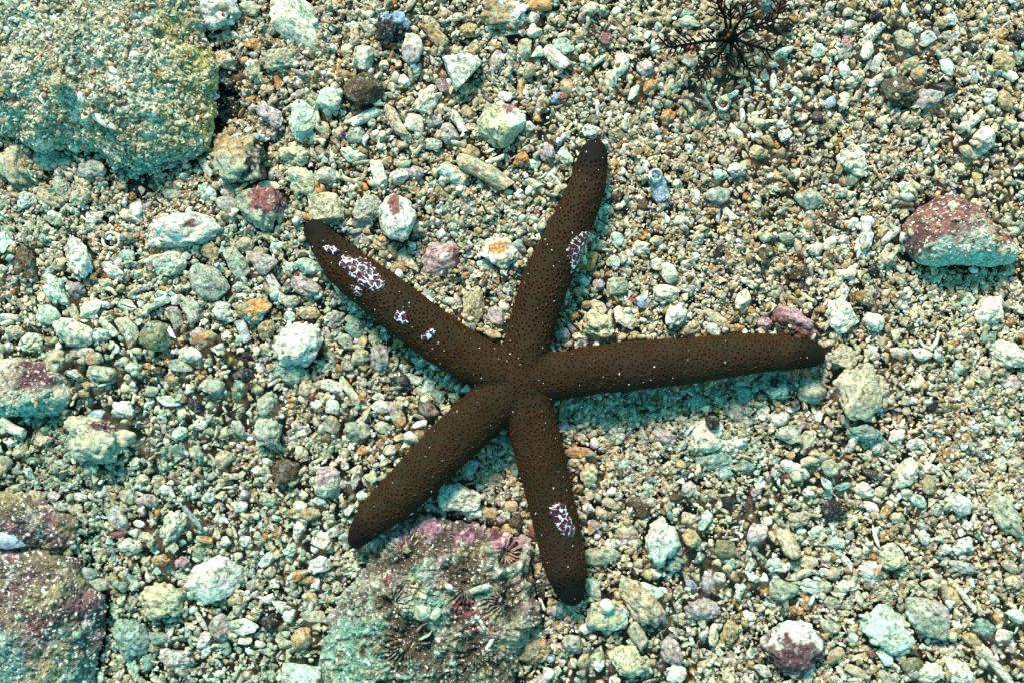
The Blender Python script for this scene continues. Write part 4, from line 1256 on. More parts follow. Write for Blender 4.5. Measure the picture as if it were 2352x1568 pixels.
tile(1, 1, [
    (690, 205, 290, 250, 50, 'peb', 'pk', dict(patch=[('rd', .6, .2, (.4, .4)), ('wh', .2, .0, (.3, .14)), ('mv', .1, -.7, (.7, .4))], label="pink rounded stone above the upper left arm", th=72, algae=.02)),
    (1095, 165, 270, 230, -40, 'ang', 'wh', dict(patch=('or', -.1, .15, (.55, .35)), label="white angular stone with an orange patch, between the upper arms", th=62, algae=.12)),
    (140, 80, 170, 110, 10, 'flake', 'gy'), (265, 100, 130, 120, 0, 'knob', 'ta'), (290, 175, 90, 80, -60, 'peb', 'ta'), (455, 240, 200, 130, -50, 'tri', 'be'), (400, 265, 120, 90, 0, 'ang', 'ta'),
    (1000, 265, 150, 80, -35, 'ang', 'mt'), (905, 545, 290, 160, 78, 'ang', 'be', dict(patch=('db', 0, .2, .35), label="brown stained beige slab between the two upper arms", th=32)),
    (1070, 615, 160, 135, -50, 'peb', 'mv', dict(label="mauve brown pebble in the crotch of the two upper arms")), (1040, 730, 130, 65, -20, 'peb', 'ta'), (730, 500, 140, 60, -20, 'peb', 'cr'), (1120, 540, 90, 70, -40, 'peb', 'wh'), (905, 345, 60, 60, 0, 'ang', 'wh'),
    (1770, 675, 240, 205, -20, 'knob', 'yg', dict(label="pale yellow ridged coral lump in the angle of the top and right arms", th=58, algae=-.1)), (1690, 240, 190, 150, 40, 'knob', 'or', dict(label="orange tan rock against the right side of the top arm")),
    (2310, 610, 200, 160, 70, 'knob', 'wh', dict(algae=0)), (1900, 400, 170, 150, 40, 'ang', 'gn'), (2235, 460, 200, 140, 0, 'knob', 'cr'), (2250, 310, 160, 110, -60, 'peb', 'cr'), (2060, 140, 130, 110, 0, 'knob', 'cr'), (1760, 555, 140, 100, -30, 'ang', 'be'),
    (1950, 620, 190, 110, -40, 'ang', 'cr'), (1770, 390, 90, 80, 0, 'peb', 'mv'), (1670, 365, 75, 90, 0, 'ang', 'wh'), (1640, 440, 90, 60, -20, 'peb', 'or'), (1685, 530, 65, 60, 0, 'peb', 'ta'), (1900, 80, 100, 100, 0, 'peb', 'mt'), (1780, 120, 100, 80, 0, 'ang', 'yg'),
    (1640, 750, 110, 60, -10, 'ang', 'cr'), (1520, 740, 110, 110, 0, 'knob', 'mv'), (2020, 650, 70, 70, 0, 'peb', 'be'), (2080, 500, 110, 110, 0, 'flake', 'bl'), (2020, 745, 90, 70, 0, 'knob', 'ta'), (1870, 240, 100, 80, 0, 'ang', 'mt'), (1600, 610, 80, 60, 20, 'knob', 'or'),
    (95, 690, 150, 140, 0, 'peb', 'te'), (260, 890, 200, 140, -65, 'knob', 'mv', dict(algae=.5)), (130, 890, 150, 110, 20, 'knob', 'gn'), (30, 780, 130, 90, -50, 'peb', 'gn'), (115, 820, 80, 60, 0, 'peb', 'yg'), (40, 945, 90, 80, 0, 'peb', 'yg'),
    (470, 1030, 220, 85, -18, 'stick', 'mt', dict(label="pale cream coral stick, painted mint for shade, below the upper left arm")), (595, 1105, 130, 100, 60, 'ang', 'mt'), (595, 1250, 170, 105, -40, 'peb', 'db', dict(label="glossy dark brown shell pebble left of the starfish centre", mat=M_SHELL)), (395, 1310, 125, 100, -70, 'peb', 'or'),  # cream stick given mint, the arm's teal shadow put into its colour
    (265, 1230, 130, 90, -10, 'peb', 'cr'), (420, 1070, 200, 130, -40, 'knob', 'bk', dict(label="black shiny rock in the shadow left of the starfish centre")), (65, 1130, 260, 60, -55, 'stick', 'yg'), (255, 1160, 90, 50, 0, 'peb', 'cr'), (480, 1450, 120, 90, -30, 'ang', 'wh'), (110, 1400, 190, 150, 0, 'knob', 'gn'),
    (270, 990, 70, 45, 0, 'peb', 'or'), (540, 1350, 110, 50, 20, 'flake', 'wh'), (350, 1250, 150, 80, -60, 'knob', 'mv'), (150, 1530, 80, 60, 0, 'peb', 'or'), (290, 1370, 120, 90, 0, 'flake', 'gn'), (370, 910, 50, 120, 0, 'peb', 'gn'), (660, 1150, 130, 70, -50, 'ang', 'te'),
    (1525, 1365, 100, 80, -10, 'ang', 'bl'), (1830, 1340, 160, 110, 10, 'knob', 'te'), (2220, 1440, 190, 120, -20, 'knob', 'mv'), (1740, 1480, 70, 90, 30, 'peb', 'wh'), (2080, 1475, 80, 60, 0, 'peb', 'gy'), (1640, 1545, 230, 80, 0, 'peb', 'or', dict(label="orange tan slab right of the bottom arm")),
    (1540, 1270, 110, 70, 20, 'ang', 'te'), (1945, 1140, 60, 40, 10, 'peb', 'bk'), (1890, 1440, 150, 90, 10, 'knob', 'mt'), (2000, 1250, 110, 70, -20, 'ang', 'te'), (1700, 1200, 90, 60, 0, 'ang', 'te'), (2150, 1300, 80, 60, 40, 'ang', 'mt'), (1110, 1450, 110, 80, 10, 'knob', 'te'),
    (1230, 130, 90, 120, 60, 'peb', 'te'), (1280, 95, 130, 60, -30, 'peb', 'db'), (740, 720, 90, 70, 0, 'knob', 'ta'), (880, 180, 80, 60, 20, 'ang', 'cr'), (2170, 250, 90, 90, 0, 'knob', 'wh'), (2170, 90, 110, 70, 0, 'peb', 'be'),
])
tile(2, 1, [
    (790, 670, 380, 190, -25, 'knob', 'rd', dict(patch=('pk', .3, .3, .05), label="pink red knobbly crust above the tip of the right arm", th=55, algae=-.2)), (560, 660, 110, 90, 0, 'knob', 'pk', dict(algae=-.2)), (720, 600, 130, 100, 20, 'knob', 'rd', dict(algae=-.2)),
    (1110, 890, 190, 160, -30, 'ang', 'be', dict(label="beige stone touching the tip of the right arm")), (200, 690, 150, 90, -40, 'peb', 'wh'), (418, 495, 150, 115, 80, 'peb', 'cr'), (235, 630, 210, 80, -40, 'ang', 'be'), (385, 690, 80, 60, 0, 'peb', 'or'), (60, 690, 140, 110, 10, 'knob', 'be'),
    (885, 1110, 210, 200, 0, 'peb', 'gn', dict(label="grey green round stone in the shadow below the right arm's tip", th=55)), (640, 1080, 330, 190, -5, 'ang', 'te', dict(patch=('bk', 0, 0, -.1), label="dark teal black rock in the shadow of the right arm", th=50)),
    (430, 1140, 220, 120, -30, 'knob', 'te'), (365, 1245, 190, 150, -40, 'peb', 'gy'), (550, 1260, 130, 95, 80, 'peb', 'cr'), (220, 1140, 90, 80, 0, 'peb', 'te'), (100, 1190, 130, 90, 0, 'peb', 'te'),
    (675, 1310, 150, 120, 30, 'flake', 'wh', dict(label="translucent white shell below the right arm's shadow", th=26)), (755, 1240, 110, 50, 20, 'flake', 'wh'),
    (1225, 1130, 420, 400, 0, 'knob', 'be', dict(patch=[('pk', .2, -.2, .42), ('gn', .3, -.6, .35)], label="flat pinkish beige crusted rock right of the right arm's tip", th=48, emb=.3)),
    (1310, 650, 150, 130, -20, 'knob', 'wh'), (1075, 600, 250, 190, -60, 'knob', 'cr', dict(th=42)), (1490, 860, 130, 85, 10, 'peb', 'cr'), (1640, 870, 170, 90, -10, 'peb', 'cr'), (1760, 885, 90, 50, -20, 'peb', 'mt'), (1690, 740, 160, 130, 200, 'arc', 'cr'), (1050, 740, 90, 75, 0, 'peb', 'yg'),
    (2110, 570, 240, 190, 35, 'ang', 'cr', dict(th=45)), (2240, 870, 310, 200, -20, 'knob', 'cr', dict(label="cream rock at the right edge, right of the starfish", th=55)), (570, 190, 160, 130, 70, 'knob', 'db'), (250, 178, 120, 60, 40, 'ang', 'bk'), (910, 145, 110, 110, -40, 'knob', 'wh'),
    (1245, 95, 270, 110, 78, 'knob', 'wh', dict(label="upright white branching coral left of the brick red rock")), (1110, 320, 160, 70, 0, 'stick', 'cr', dict(label="star shaped cream coral between the right arm and the brick red rock", th=30)), (1160, 290, 130, 50, 40, 'stick', 'cr'), (1160, 350, 120, 45, -35, 'stick', 'cr'), (1050, 370, 150, 90, 35, 'peb', 'cr'),
    (1310, 295, 100, 80, 0, 'peb', 'bk'), (530, 340, 90, 65, 0, 'knob', 'bk'), (795, 310, 150, 110, 30, 'knob', 'db', P_('or', 0, .3, .2)), (1110, 440, 130, 75, 80, 'knob', 'wh'), (155, 1430, 300, 270, 30, 'knob', 'cr', dict(patch=('mt', -.2, -.5, .2), label="cream rock with a mint base of painted shade, right of the bottom arm", th=50)),  # mint base of the cream rock is teal shade given as colour
    (205, 1330, 110, 90, -60, 'needle', 'bk', dict(label="small black tuft on the cream rock", lift=.0005, cat='sponge', name='sponge', mat=M_STONE)),
    (350, 1500, 230, 150, 10, 'knob', 'wh', dict(th=40)), (730, 1420, 200, 130, 15, 'ang', 'gn'), (860, 1450, 150, 110, 60, 'knob', 'yg'), (1160, 1490, 120, 60, 65, 'stick', 'wh'), (1475, 1425, 130, 105, 60, 'knob', 'cr'), (1250, 1410, 270, 120, -5, 'knob', 'te', dict(th=40)), (445, 1330, 90, 100, 0, 'peb', 'gy'),
    (670, 275, 85, 70, 0, 'peb', 'ta'), (1720, 1225, 90, 75, 70, 'peb', 'bk'), (1800, 1235, 110, 70, 0, 'peb', 'ol'), (2100, 760, 130, 90, 10, 'knob', 'te'), (470, 570, 60, 50, -50, 'peb', 'or'), (140, 590, 90, 50, 30, 'flake', 'mv'), (425, 70, 90, 80, 0, 'ang', 'ta'), (560, 60, 110, 80, -20, 'peb', 'be'),
    (1010, 115, 120, 90, 40, 'peb', 'cr'), (1100, 85, 90, 80, 30, 'knob', 'wh'), (790, 120, 130, 65, -80, 'flake', 'ta'), (1430, 50, 190, 60, 40, 'stick', 'wh', dict(label="bent white coral stick left of the brick red rock")), (710, 70, 130, 90, -10, 'knob', 'gn'), (1410, 210, 150, 110, 0, 'knob', 'be'), (1610, 1480, 150, 90, 5, 'ang', 'wh'),
    (2080, 1000, 150, 100, -50, 'knob', 'be'), (2250, 1060, 180, 120, -30, 'knob', 'mv'), (1960, 500, 100, 110, 60, 'peb', 'mt'), (1370, 1480, 120, 70, -30, 'peb', 'gy'), (2220, 1490, 140, 100, 20, 'knob', 'wh'), (1900, 960, 110, 110, 0, 'knob', 'mt'), (2190, 1330, 200, 100, -10, 'knob', 'gn'), (1990, 850, 80, 60, 0, 'peb', 'wh'),
])
tile(0, 2, [
    (60, 590, 230, 120, -10, 'flake', 'bl', dict(label="blue grey shard at the lower left edge", lift=.002)), (1475, 850, 440, 300, 28, 'peb', 'wh', dict(label="big pale teal white stone at the lower left", patch=('mt', 0, -.8, .25), th=80, algae=.15)),  # big pale stone's mint lower half is teal shade put into the colour
    (1110, 1000, 330, 260, -10, 'knob', 'yg', dict(label="yellow green rock below the big pale teal stone", th=60)), (900, 1250, 300, 270, -30, 'knob', 'te', dict(patch=('mr', -.2, -.2, .25), label="dark teal and maroon rock right of the lower left corner rock", th=60)),
    (1525, 1195, 210, 175, 85, 'ang', 'mv', dict(label="mauve square block at the lower left")), (1690, 1180, 190, 120, -10, 'ang', 'wh'), (795, 395, 290, 140, -50, 'ang', 'gy', dict(label="grey rock below the grey green rock with the maroon rim")), (1190, 480, 260, 150, 55, 'knob', 'cr', dict(th=45)),
    (725, 250, 130, 120, 0, 'knob', 'mt'), (1145, 235, 100, 75, 0, 'peb', 'wh'), (985, 170, 100, 90, 30, 'peb', 'be'), (1090, 180, 100, 90, -30, 'ang', 'be'), (600, 820, 130, 110, -30, 'peb', 'bl'), (680, 890, 170, 85, 0, 'peb', 'gy'), (1110, 725, 130, 90, 10, 'knob', 'or'), (1255, 730, 110, 75, 20, 'ang', 'pk'),
    (740, 640, 150, 110, -10, 'peb', 'gy'), (1835, 305, 120, 95, -50, 'ang', 'yg'), (2065, 345, 110, 85, 20, 'peb', 'cr'), (1970, 110, 190, 180, 0, 'knob', 'db', dict(label="dark speckled stone left of the lower left arm")), (2250, 190, 230, 200, 60, 'peb', 'cr', P_('mv', 0, .5, .1)), (2130, 400, 170, 95, -10, 'knob', 'ta'),
    (2220, 580, 150, 110, -20, 'knob', 'wh'), (1410, 580, 120, 50, -8, 'stick', 'or'), (820, 545, 150, 50, 10, 'stick', 'rd', dict(label="red brown twig at the lower left")), (1330, 430, 210, 45, -50, 'stick', 'bl', dict(label="thin blue grey strip at the lower left", lift=.001)), (2070, 1265, 190, 140, 65, 'peb', 'ta', dict(th=38)),
    (2165, 1105, 170, 100, -10, 'peb', 'be'), (1200, 1400, 230, 130, -10, 'knob', 'mv'), (2080, 1520, 290, 200, 0, 'ang', 'mt', dict(label="mint block at the bottom edge left of the big pink coral rock", th=50)), (1860, 1160, 160, 140, 0, 'knob', 'bk', P_('wh', 0, 0, .5)), (1640, 1060, 110, 90, 60, 'peb', 'gn'),
    (1915, 1030, 120, 85, -30, 'tri', 'wh'), (1850, 990, 95, 70, 10, 'ang', 'wh'), (1400, 1270, 140, 110, 30, 'knob', 'wh'), (1420, 1350, 110, 60, 60, 'peb', 'wh'), (1680, 1275, 110, 60, 5, 'flake', 'wh'), (1540, 25, 140, 120, 30, 'ang', 'be'), (1385, 1140, 160, 40, -60, 'stick', 'wh'), (1990, 1100, 110, 80, 60, 'peb', 'wh'),
    (1890, 290, 60, 70, 0, 'peb', 'or'), (1690, 590, 100, 80, 0, 'ang', 'wh'), (1555, 590, 90, 70, 0, 'ang', 'mt'), (2200, 320, 100, 60, -20, 'peb', 'mt'), (2060, 510, 130, 90, 60, 'knob', 'cr'), (1840, 720, 140, 75, 50, 'ang', 'mt'), (2000, 650, 100, 90, 30, 'knob', 'cr'), (1860, 800, 90, 75, 60, 'peb', 'be'),
    (2050, 830, 180, 80, 20, 'knob', 'or', P_('mt', -.4, .1, .1)), (2200, 750, 170, 120, 10, 'knob', 'wh'), (2150, 980, 120, 70, -60, 'peb', 'ta'), (1640, 690, 60, 50, 0, 'peb', 'wh'), (2290, 530, 100, 80, 0, 'ang', 'wh'), (1360, 850, 10, 10, 0, 'peb', 'gy'), (550, 290, 110, 60, -10, 'ang', 'wh'), (250, 280, 140, 90, -20, 'peb', 'be'),
    (370, 290, 90, 80, 60, 'ang', 'mv'), (420, 350, 120, 70, 0, 'peb', 'gn'), (510, 370, 130, 80, 0, 'peb', 'gy'), (880, 270, 160, 110, -20, 'knob', 'be'), (1030, 310, 130, 110, 0, 'knob', 'mv'), (960, 470, 90, 50, -10, 'peb', 'wh'), (900, 620, 170, 110, 0, 'knob', 'cr'), (1010, 570, 120, 80, -30, 'ang', 'be'),
    (80, 330, 200, 130, 10, 'knob', 'mv'), (300, 400, 220, 130, -5, 'knob', 'be'), (90, 240, 150, 70, 20, 'stick', 'be'), (1440, 290, 110, 80, 30, 'peb', 'mt'), (1300, 240, 90, 70, 20, 'peb', 'cr'), (1650, 350, 120, 80, 10, 'peb', 'mt'), (2120, 860, 90, 60, 10, 'peb', 'or'), (1100, 1260, 180, 90, -10, 'knob', 'te'), (1790, 1300, 80, 50, 0, 'ang', 'wh'),
])
tile(1, 2, [
    (810, 290, 300, 200, -10, 'ang', 'cr', dict(patch=('mt', -.6, .3, .35), label="cream block with a mint edge between the two lower arms", th=62)), (895, 380, 170, 110, -25, 'knob', 'wh'), (885, 90, 170, 95, 45, 'peb', 'mt', dict(label="pale blue green shard against the lower left arm", patch=('bl', .3, .3, 0))),
    (1040, 165, 190, 160, -20, 'knob', 'be'), (1160, 350, 120, 85, 15, 'peb', 'ta'), (1135, 515, 90, 75, 60, 'peb', 'ta', dict(label="golden brown pebble above right of the big pink coral rock")), (1145, 270, 90, 65, -75, 'peb', 'ta'), (1060, 510, 55, 45, 0, 'peb', 'or'), (1110, 130, 40, 80, 0, 'peb', 'or'), (1180, 90, 150, 90, -70, 'knob', 'te'),
    (1010, 390, 150, 90, -20, 'knob', 'ta'), (1200, 470, 110, 110, 0, 'knob', 'db'), (1260, 590, 110, 80, -60, 'peb', 'gy'),
    (1700, 140, 180, 130, 80, 'knob', 'yg', dict(label="yellow beige lump right of the bottom arm", th=36, algae=-.1)), (2040, 345, 180, 150, -20, 'ang', 'db', P_('ta', -.3, .3, .2)), (2210, 600, 330, 260, 70, 'knob', 'wh', dict(patch=('mt', 0, -.5, .1), label="large mint and white rock right of the bottom arm", th=65, algae=.3)),  # mint underside of the large white rock: shade painted as colour
    (1965, 530, 160, 120, 10, 'peb', 'be'), (1865, 605, 120, 75, 10, 'peb', 'wh'), (1780, 695, 290, 130, 5, 'peb', 'gn'), (2050, 1010, 430, 200, -48, 'knob', 'be', dict(patch=('pk', .5, -.5, .45), label="long beige and pink slab right of the bottom arm's tip", th=48)),
    (2130, 925, 180, 90, -35, 'flake', 'mt', dict(label="fluted mint shell on the long beige slab", lift=.001)), (1830, 1110, 300, 210, 5, 'peb', 'yg', dict(label="round yellow green stone carrying a pale disc, below right of the bottom arm", th=55, patch=('mt', .4, -.2, .25))), (1832, 1040, 100, 100, 0, 'flake', 'wh', dict(label="translucent pale disc on the round yellow green stone", lift=.0005, th=16)),
    (1745, 925, 190, 100, -55, 'ang', 'mt', dict(label="mint wedge touching the bottom arm's tip")), (1372, 940, 130, 70, -80, 'peb', 'bk', dict(patch=('bl', 0, 0, .55), label="navy black sponge lobe beside the bottom arm's tip")), (1385, 1090, 120, 75, -80, 'peb', 'bk', dict(label="lower navy black sponge lobe right of the big pink coral rock")),
    (1320, 1350, 270, 200, 20, 'knob', 'ta', dict(th=45)), (1960, 1410, 270, 220, -10, 'knob', 'yg', dict(label="green yellow knobbly rock near the bottom edge", th=52)), (2265, 1350, 210, 150, -60, 'knob', 'mv'), (1600, 1290, 170, 140, -20, 'knob', 'gy'), (2040, 1240, 220, 100, -60, 'stick', 'be'), (2305, 1500, 140, 130, 0, 'peb', 'wh'),
    (1670, 1410, 120, 80, 60, 'peb', 'ta'), (1435, 1395, 75, 60, 0, 'peb', 'bl'), (1500, 1050, 130, 110, 0, 'knob', 'te'), (1690, 1190, 110, 80, 20, 'peb', 'cr'), (2280, 760, 130, 90, 0, 'knob', 'te'), (1790, 400, 120, 80, -50, 'peb', 'be'), (1740, 480, 110, 70, -10, 'knob', 'mv'), (1860, 250, 80, 60, 20, 'peb', 'wh'), (2110, 215, 80, 70, 0, 'peb', 'mt'),
    (1940, 60, 130, 70, 30, 'knob', 'mt'), (2130, 110, 110, 60, 60, 'ang', 'or'), (1910, 115, 80, 60, -20, 'peb', 'db'), (1600, 50, 90, 60, 0, 'peb', 'be'), (2310, 280, 110, 70, 20, 'peb', 'db'), (2130, 330, 90, 70, 50, 'peb', 'gn'), (1840, 330, 110, 80, -30, 'peb', 'be'), (1700, 360, 90, 80, 0, 'knob', 'cr'), (2020, 610, 110, 80, 0, 'peb', 'gn'),
    (560, 1075, 130, 110, 20, 'peb', 'gn', dict(label="translucent greenish sea squirt on the big pink coral rock", lift=.0012, th=40, name='sea_squirt', cat='sea squirt', mat=M_SHELL)), (650, 1090, 90, 60, 60, 'flake', 'gn', dict(lift=.001)),
    (590, 1070, 60, 50, 60, 'peb', 'yg', dict(lift=.0006, mat=M_SHELL)), (965, 1160, 100, 30, -60, 'stick', 'wh', dict(label="short white worm tube on the big pink coral rock", lift=.0006)), (935, 1110, 45, 40, 0, 'peb', 'wh', dict(lift=.0005)), (1020, 1300, 90, 30, 60, 'stick', 'wh', dict(lift=.0005)), (690, 1480, 120, 90, -10, 'peb', 'yg', dict(lift=-.0005)),
    (740, 905, 60, 40, -30, 'peb', 'wh', dict(lift=.0005)), (715, 885, 40, 35, -30, 'peb', 'or', dict(lift=.0004)), (1010, 650, 80, 50, -30, 'peb', 'ol', dict(lift=.0005)), (950, 920, 150, 45, 20, 'stick', 'mt', dict(lift=.0005)), (240, 1330, 60, 50, 0, 'peb', 'or', dict(lift=.0003)), (640, 370, 110, 50, -30, 'flake', 'bl'),
])
tile(2, 2, [
    (240, 30, 330, 160, 10, 'knob', 'te', dict(patch=('mt', .1, .3, .2), label="teal rock right of the bottom arm, below the cream rock", th=45)), (770, 95, 230, 95, -28, 'peb', 'wh', dict(label="pinkish white shell chunk at the lower right", algae=-.3)), (900, 30, 210, 80, 15, 'stick', 'be'), (1020, 80, 140, 130, 0, 'knob', 'gn'),
    (1540, 120, 230, 150, 82, 'peb', 'cr', dict(label="upright cream oval stone at the lower right", th=42)), (1685, 200, 150, 110, -50, 'peb', 'ta'), (1240, 240, 170, 120, -10, 'knob', 'cr'), (1895, 330, 190, 140, -25, 'peb', 'wh', dict(label="white pitted oval stone near the lower right edge", algae=-.3)),
    (2200, 390, 440, 170, -52, 'knob', 'gn', dict(label="long grey green porous coral at the lower right edge", th=45)), (1035, 375, 180, 130, -20, 'knob', 'bk'), (310, 330, 100, 80, 0, 'peb', 'bk'), (450, 340, 50, 60, 0, 'peb', 'db'), (60, 570, 140, 120, -20, 'knob', 'ta'), (290, 645, 150, 140, 0, 'peb', 'ol', dict(label="smooth olive disc at the lower right", algae=-.2)),
    (510, 540, 160, 130, 60, 'ang', 'mv'), (715, 590, 270, 125, -62, 'stick', 'be', dict(label="thick beige coral stick at the lower right", th=36)), (40, 445, 110, 110, 0, 'knob', 'be'), (150, 450, 160, 90, 80, 'ang', 'mt'), (1050, 590, 130, 110, 0, 'ang', 'mt'), (1100, 705, 130, 60, -48, 'tri', 'wh'),
    (1435, 695, 230, 180, -20, 'peb', 'yg', dict(th=42)), (1275, 805, 200, 155, 30, 'knob', 'wh', dict(patch=('or', .5, .2, (.3, .3)), label="white lump with an orange spot at the lower right", algae=0)), (1660, 565, 120, 85, -60, 'knob', 'wh'), (810, 822, 230, 65, 20, 'stick', 'gn'), (395, 940, 120, 65, 60, 'stick', 'mt'),
    (690, 935, 210, 160, -10, 'knob', 'gn'), (850, 1010, 110, 85, 80, 'peb', 'or'), (910, 900, 260, 110, -10, 'knob', 'mt'), (1105, 905, 110, 95, 20, 'peb', 'mt'), (770, 1062, 130, 65, 0, 'knob', 'or'), (1430, 1205, 400, 260, -35, 'ang', 'mt', dict(label="large flat mint rock near the lower right corner", th=50)),
    (1690, 1105, 410, 260, -42, 'peb', 'gn', dict(patch=('mv', .5, .6, .35), label="large green oval rock with a mauve end near the lower right corner", th=65)), (740, 1310, 430, 400, -20, 'knob', 'mr', dict(patch=('wh', 0, .9, .2), label="maroon rock with a bright white cap near the bottom edge", th=80, algae=.15)),
    (135, 1060, 270, 160, -5, 'knob', 'mv'), (320, 1225, 200, 135, 85, 'knob', 'ta', dict(label="golden tan rock left of the white capped rock")), (212, 1235, 160, 75, 85, 'peb', 'cr'), (1840, 965, 180, 110, -60, 'peb', 'ta'), (1890, 1480, 290, 190, -45, 'knob', 'wh', dict(label="white rock at the bottom edge near the lower right corner", th=48, algae=-.1)),
    (1700, 1500, 200, 150, 0, 'knob', 'cr'), (1010, 1185, 160, 110, -10, 'peb', 'gn'), (1050, 1375, 140, 100, 20, 'peb', 'ta'), (1580, 1450, 150, 120, 0, 'peb', 'ol'), (2160, 1450, 370, 60, -50, 'stick', 'cr', dict(label="long cream coral stick in the lower right corner")), (1925, 955, 290, 45, -52, 'stick', 'cr', dict(label="long thin cream stick near the right edge, low")),
    (1325, 560, 160, 30, -75, 'needle', 'wh', dict(lift=.001, label="white needle above the tan green stone")), (1410, 55, 160, 30, -32, 'needle', 'wh', dict(lift=.001, label="white needle left of the upright cream oval stone")), (1730, 885, 210, 75, 5, 'stick', 'be'), (1210, 975, 120, 70, -65, 'peb', 'cr'), (1920, 765, 200, 90, -15, 'knob', 'gy'),
    (1750, 370, 120, 90, 30, 'ang', 'gy'), (1620, 310, 120, 80, -40, 'peb', 'mt'), (1410, 370, 90, 65, 20, 'ang', 'or'), (1360, 250, 90, 80, 0, 'peb', 'be'), (1290, 355, 120, 70, -20, 'ang', 'wh'), (1480, 430, 110, 80, 0, 'peb', 'be'), (860, 250, 90, 80, 0, 'knob', 'cr'), (1100, 215, 110, 50, 20, 'peb', 'te'), (985, 190, 110, 60, -60, 'peb', 'mt'),
    (800, 430, 170, 110, 30, 'knob', 'be'), (930, 520, 130, 80, 0, 'knob', 'mt'), (580, 450, 90, 70, 30, 'ang', 'cr'), (210, 270, 90, 60, -20, 'ang', 'or'), (250, 840, 90, 80, 0, 'knob', 'cr'), (60, 890, 90, 60, -30, 'flake', 'bl'), (170, 870, 110, 170, 0, 'knob', 'mv'), (860, 740, 140, 110, 0, 'ang', 'be'), (1020, 810, 150, 90, 10, 'knob', 'be'),
    (500, 850, 100, 60, 0, 'knob', 'mt'), (1030, 1020, 150, 90, -20, 'knob', 'gn'), (630, 740, 100, 80, 0, 'ang', 'mt'), (440, 1100, 130, 80, 0, 'knob', 'cr'), (1200, 1490, 180, 70, -25, 'peb', 'be'), (1410, 1480, 180, 70, -20, 'arc', 'cr'), (1390, 1385, 140, 90, -40, 'peb', 'mt'), (550, 1480, 140, 80, -30, 'peb', 'wh'), (850, 1480, 170, 90, 50, 'ang', 'mt'),
    (2070, 1180, 160, 110, -20, 'knob', 'te'), (2210, 1240, 130, 90, 0, 'peb', 'cr'), (2280, 870, 160, 110, -20, 'knob', 'be'), (1930, 620, 150, 110, 20, 'knob', 'wh'), (1990, 1270, 140, 90, -20, 'peb', 'ta'), (2060, 1350, 150, 90, -30, 'peb', 'be'), (2250, 760, 140, 80, -30, 'peb', 'be'), (2080, 50, 120, 150, 0, 'arc', 'cr'), (2170, 60, 110, 120, 0, 'knob', 'cr'), (1930, 120, 110, 90, 0, 'ang', 'cr'), (1700, 90, 160, 70, -5, 'peb', 'cr'),
    (2290, 60, 140, 120, -30, 'knob', 'be'), (2290, 1100, 150, 90, -20, 'knob', 'mt'), (1300, 130, 150, 60, -30, 'peb', 'db'), (40, 230, 110, 110, 0, 'knob', 'mv'), (420, 80, 150, 110, 20, 'ang', 'te'), (290, 130, 110, 90, 10, 'knob', 'te'),
])

# ------------------------------------------------------------------ gravel: one mass nobody could count
def boxblur(A, k):
    for ax in (0, 1):
        P = np.pad(A, [(k + 1, k) if a == ax else (0, 0) for a in (0, 1)], mode='edge').cumsum(axis=ax)
        A = (P[2 * k + 1:] - P[:-2 * k - 1] if ax == 0 else P[:, 2 * k + 1:] - P[:, :-2 * k - 1]) / (2 * k + 1)
    return A


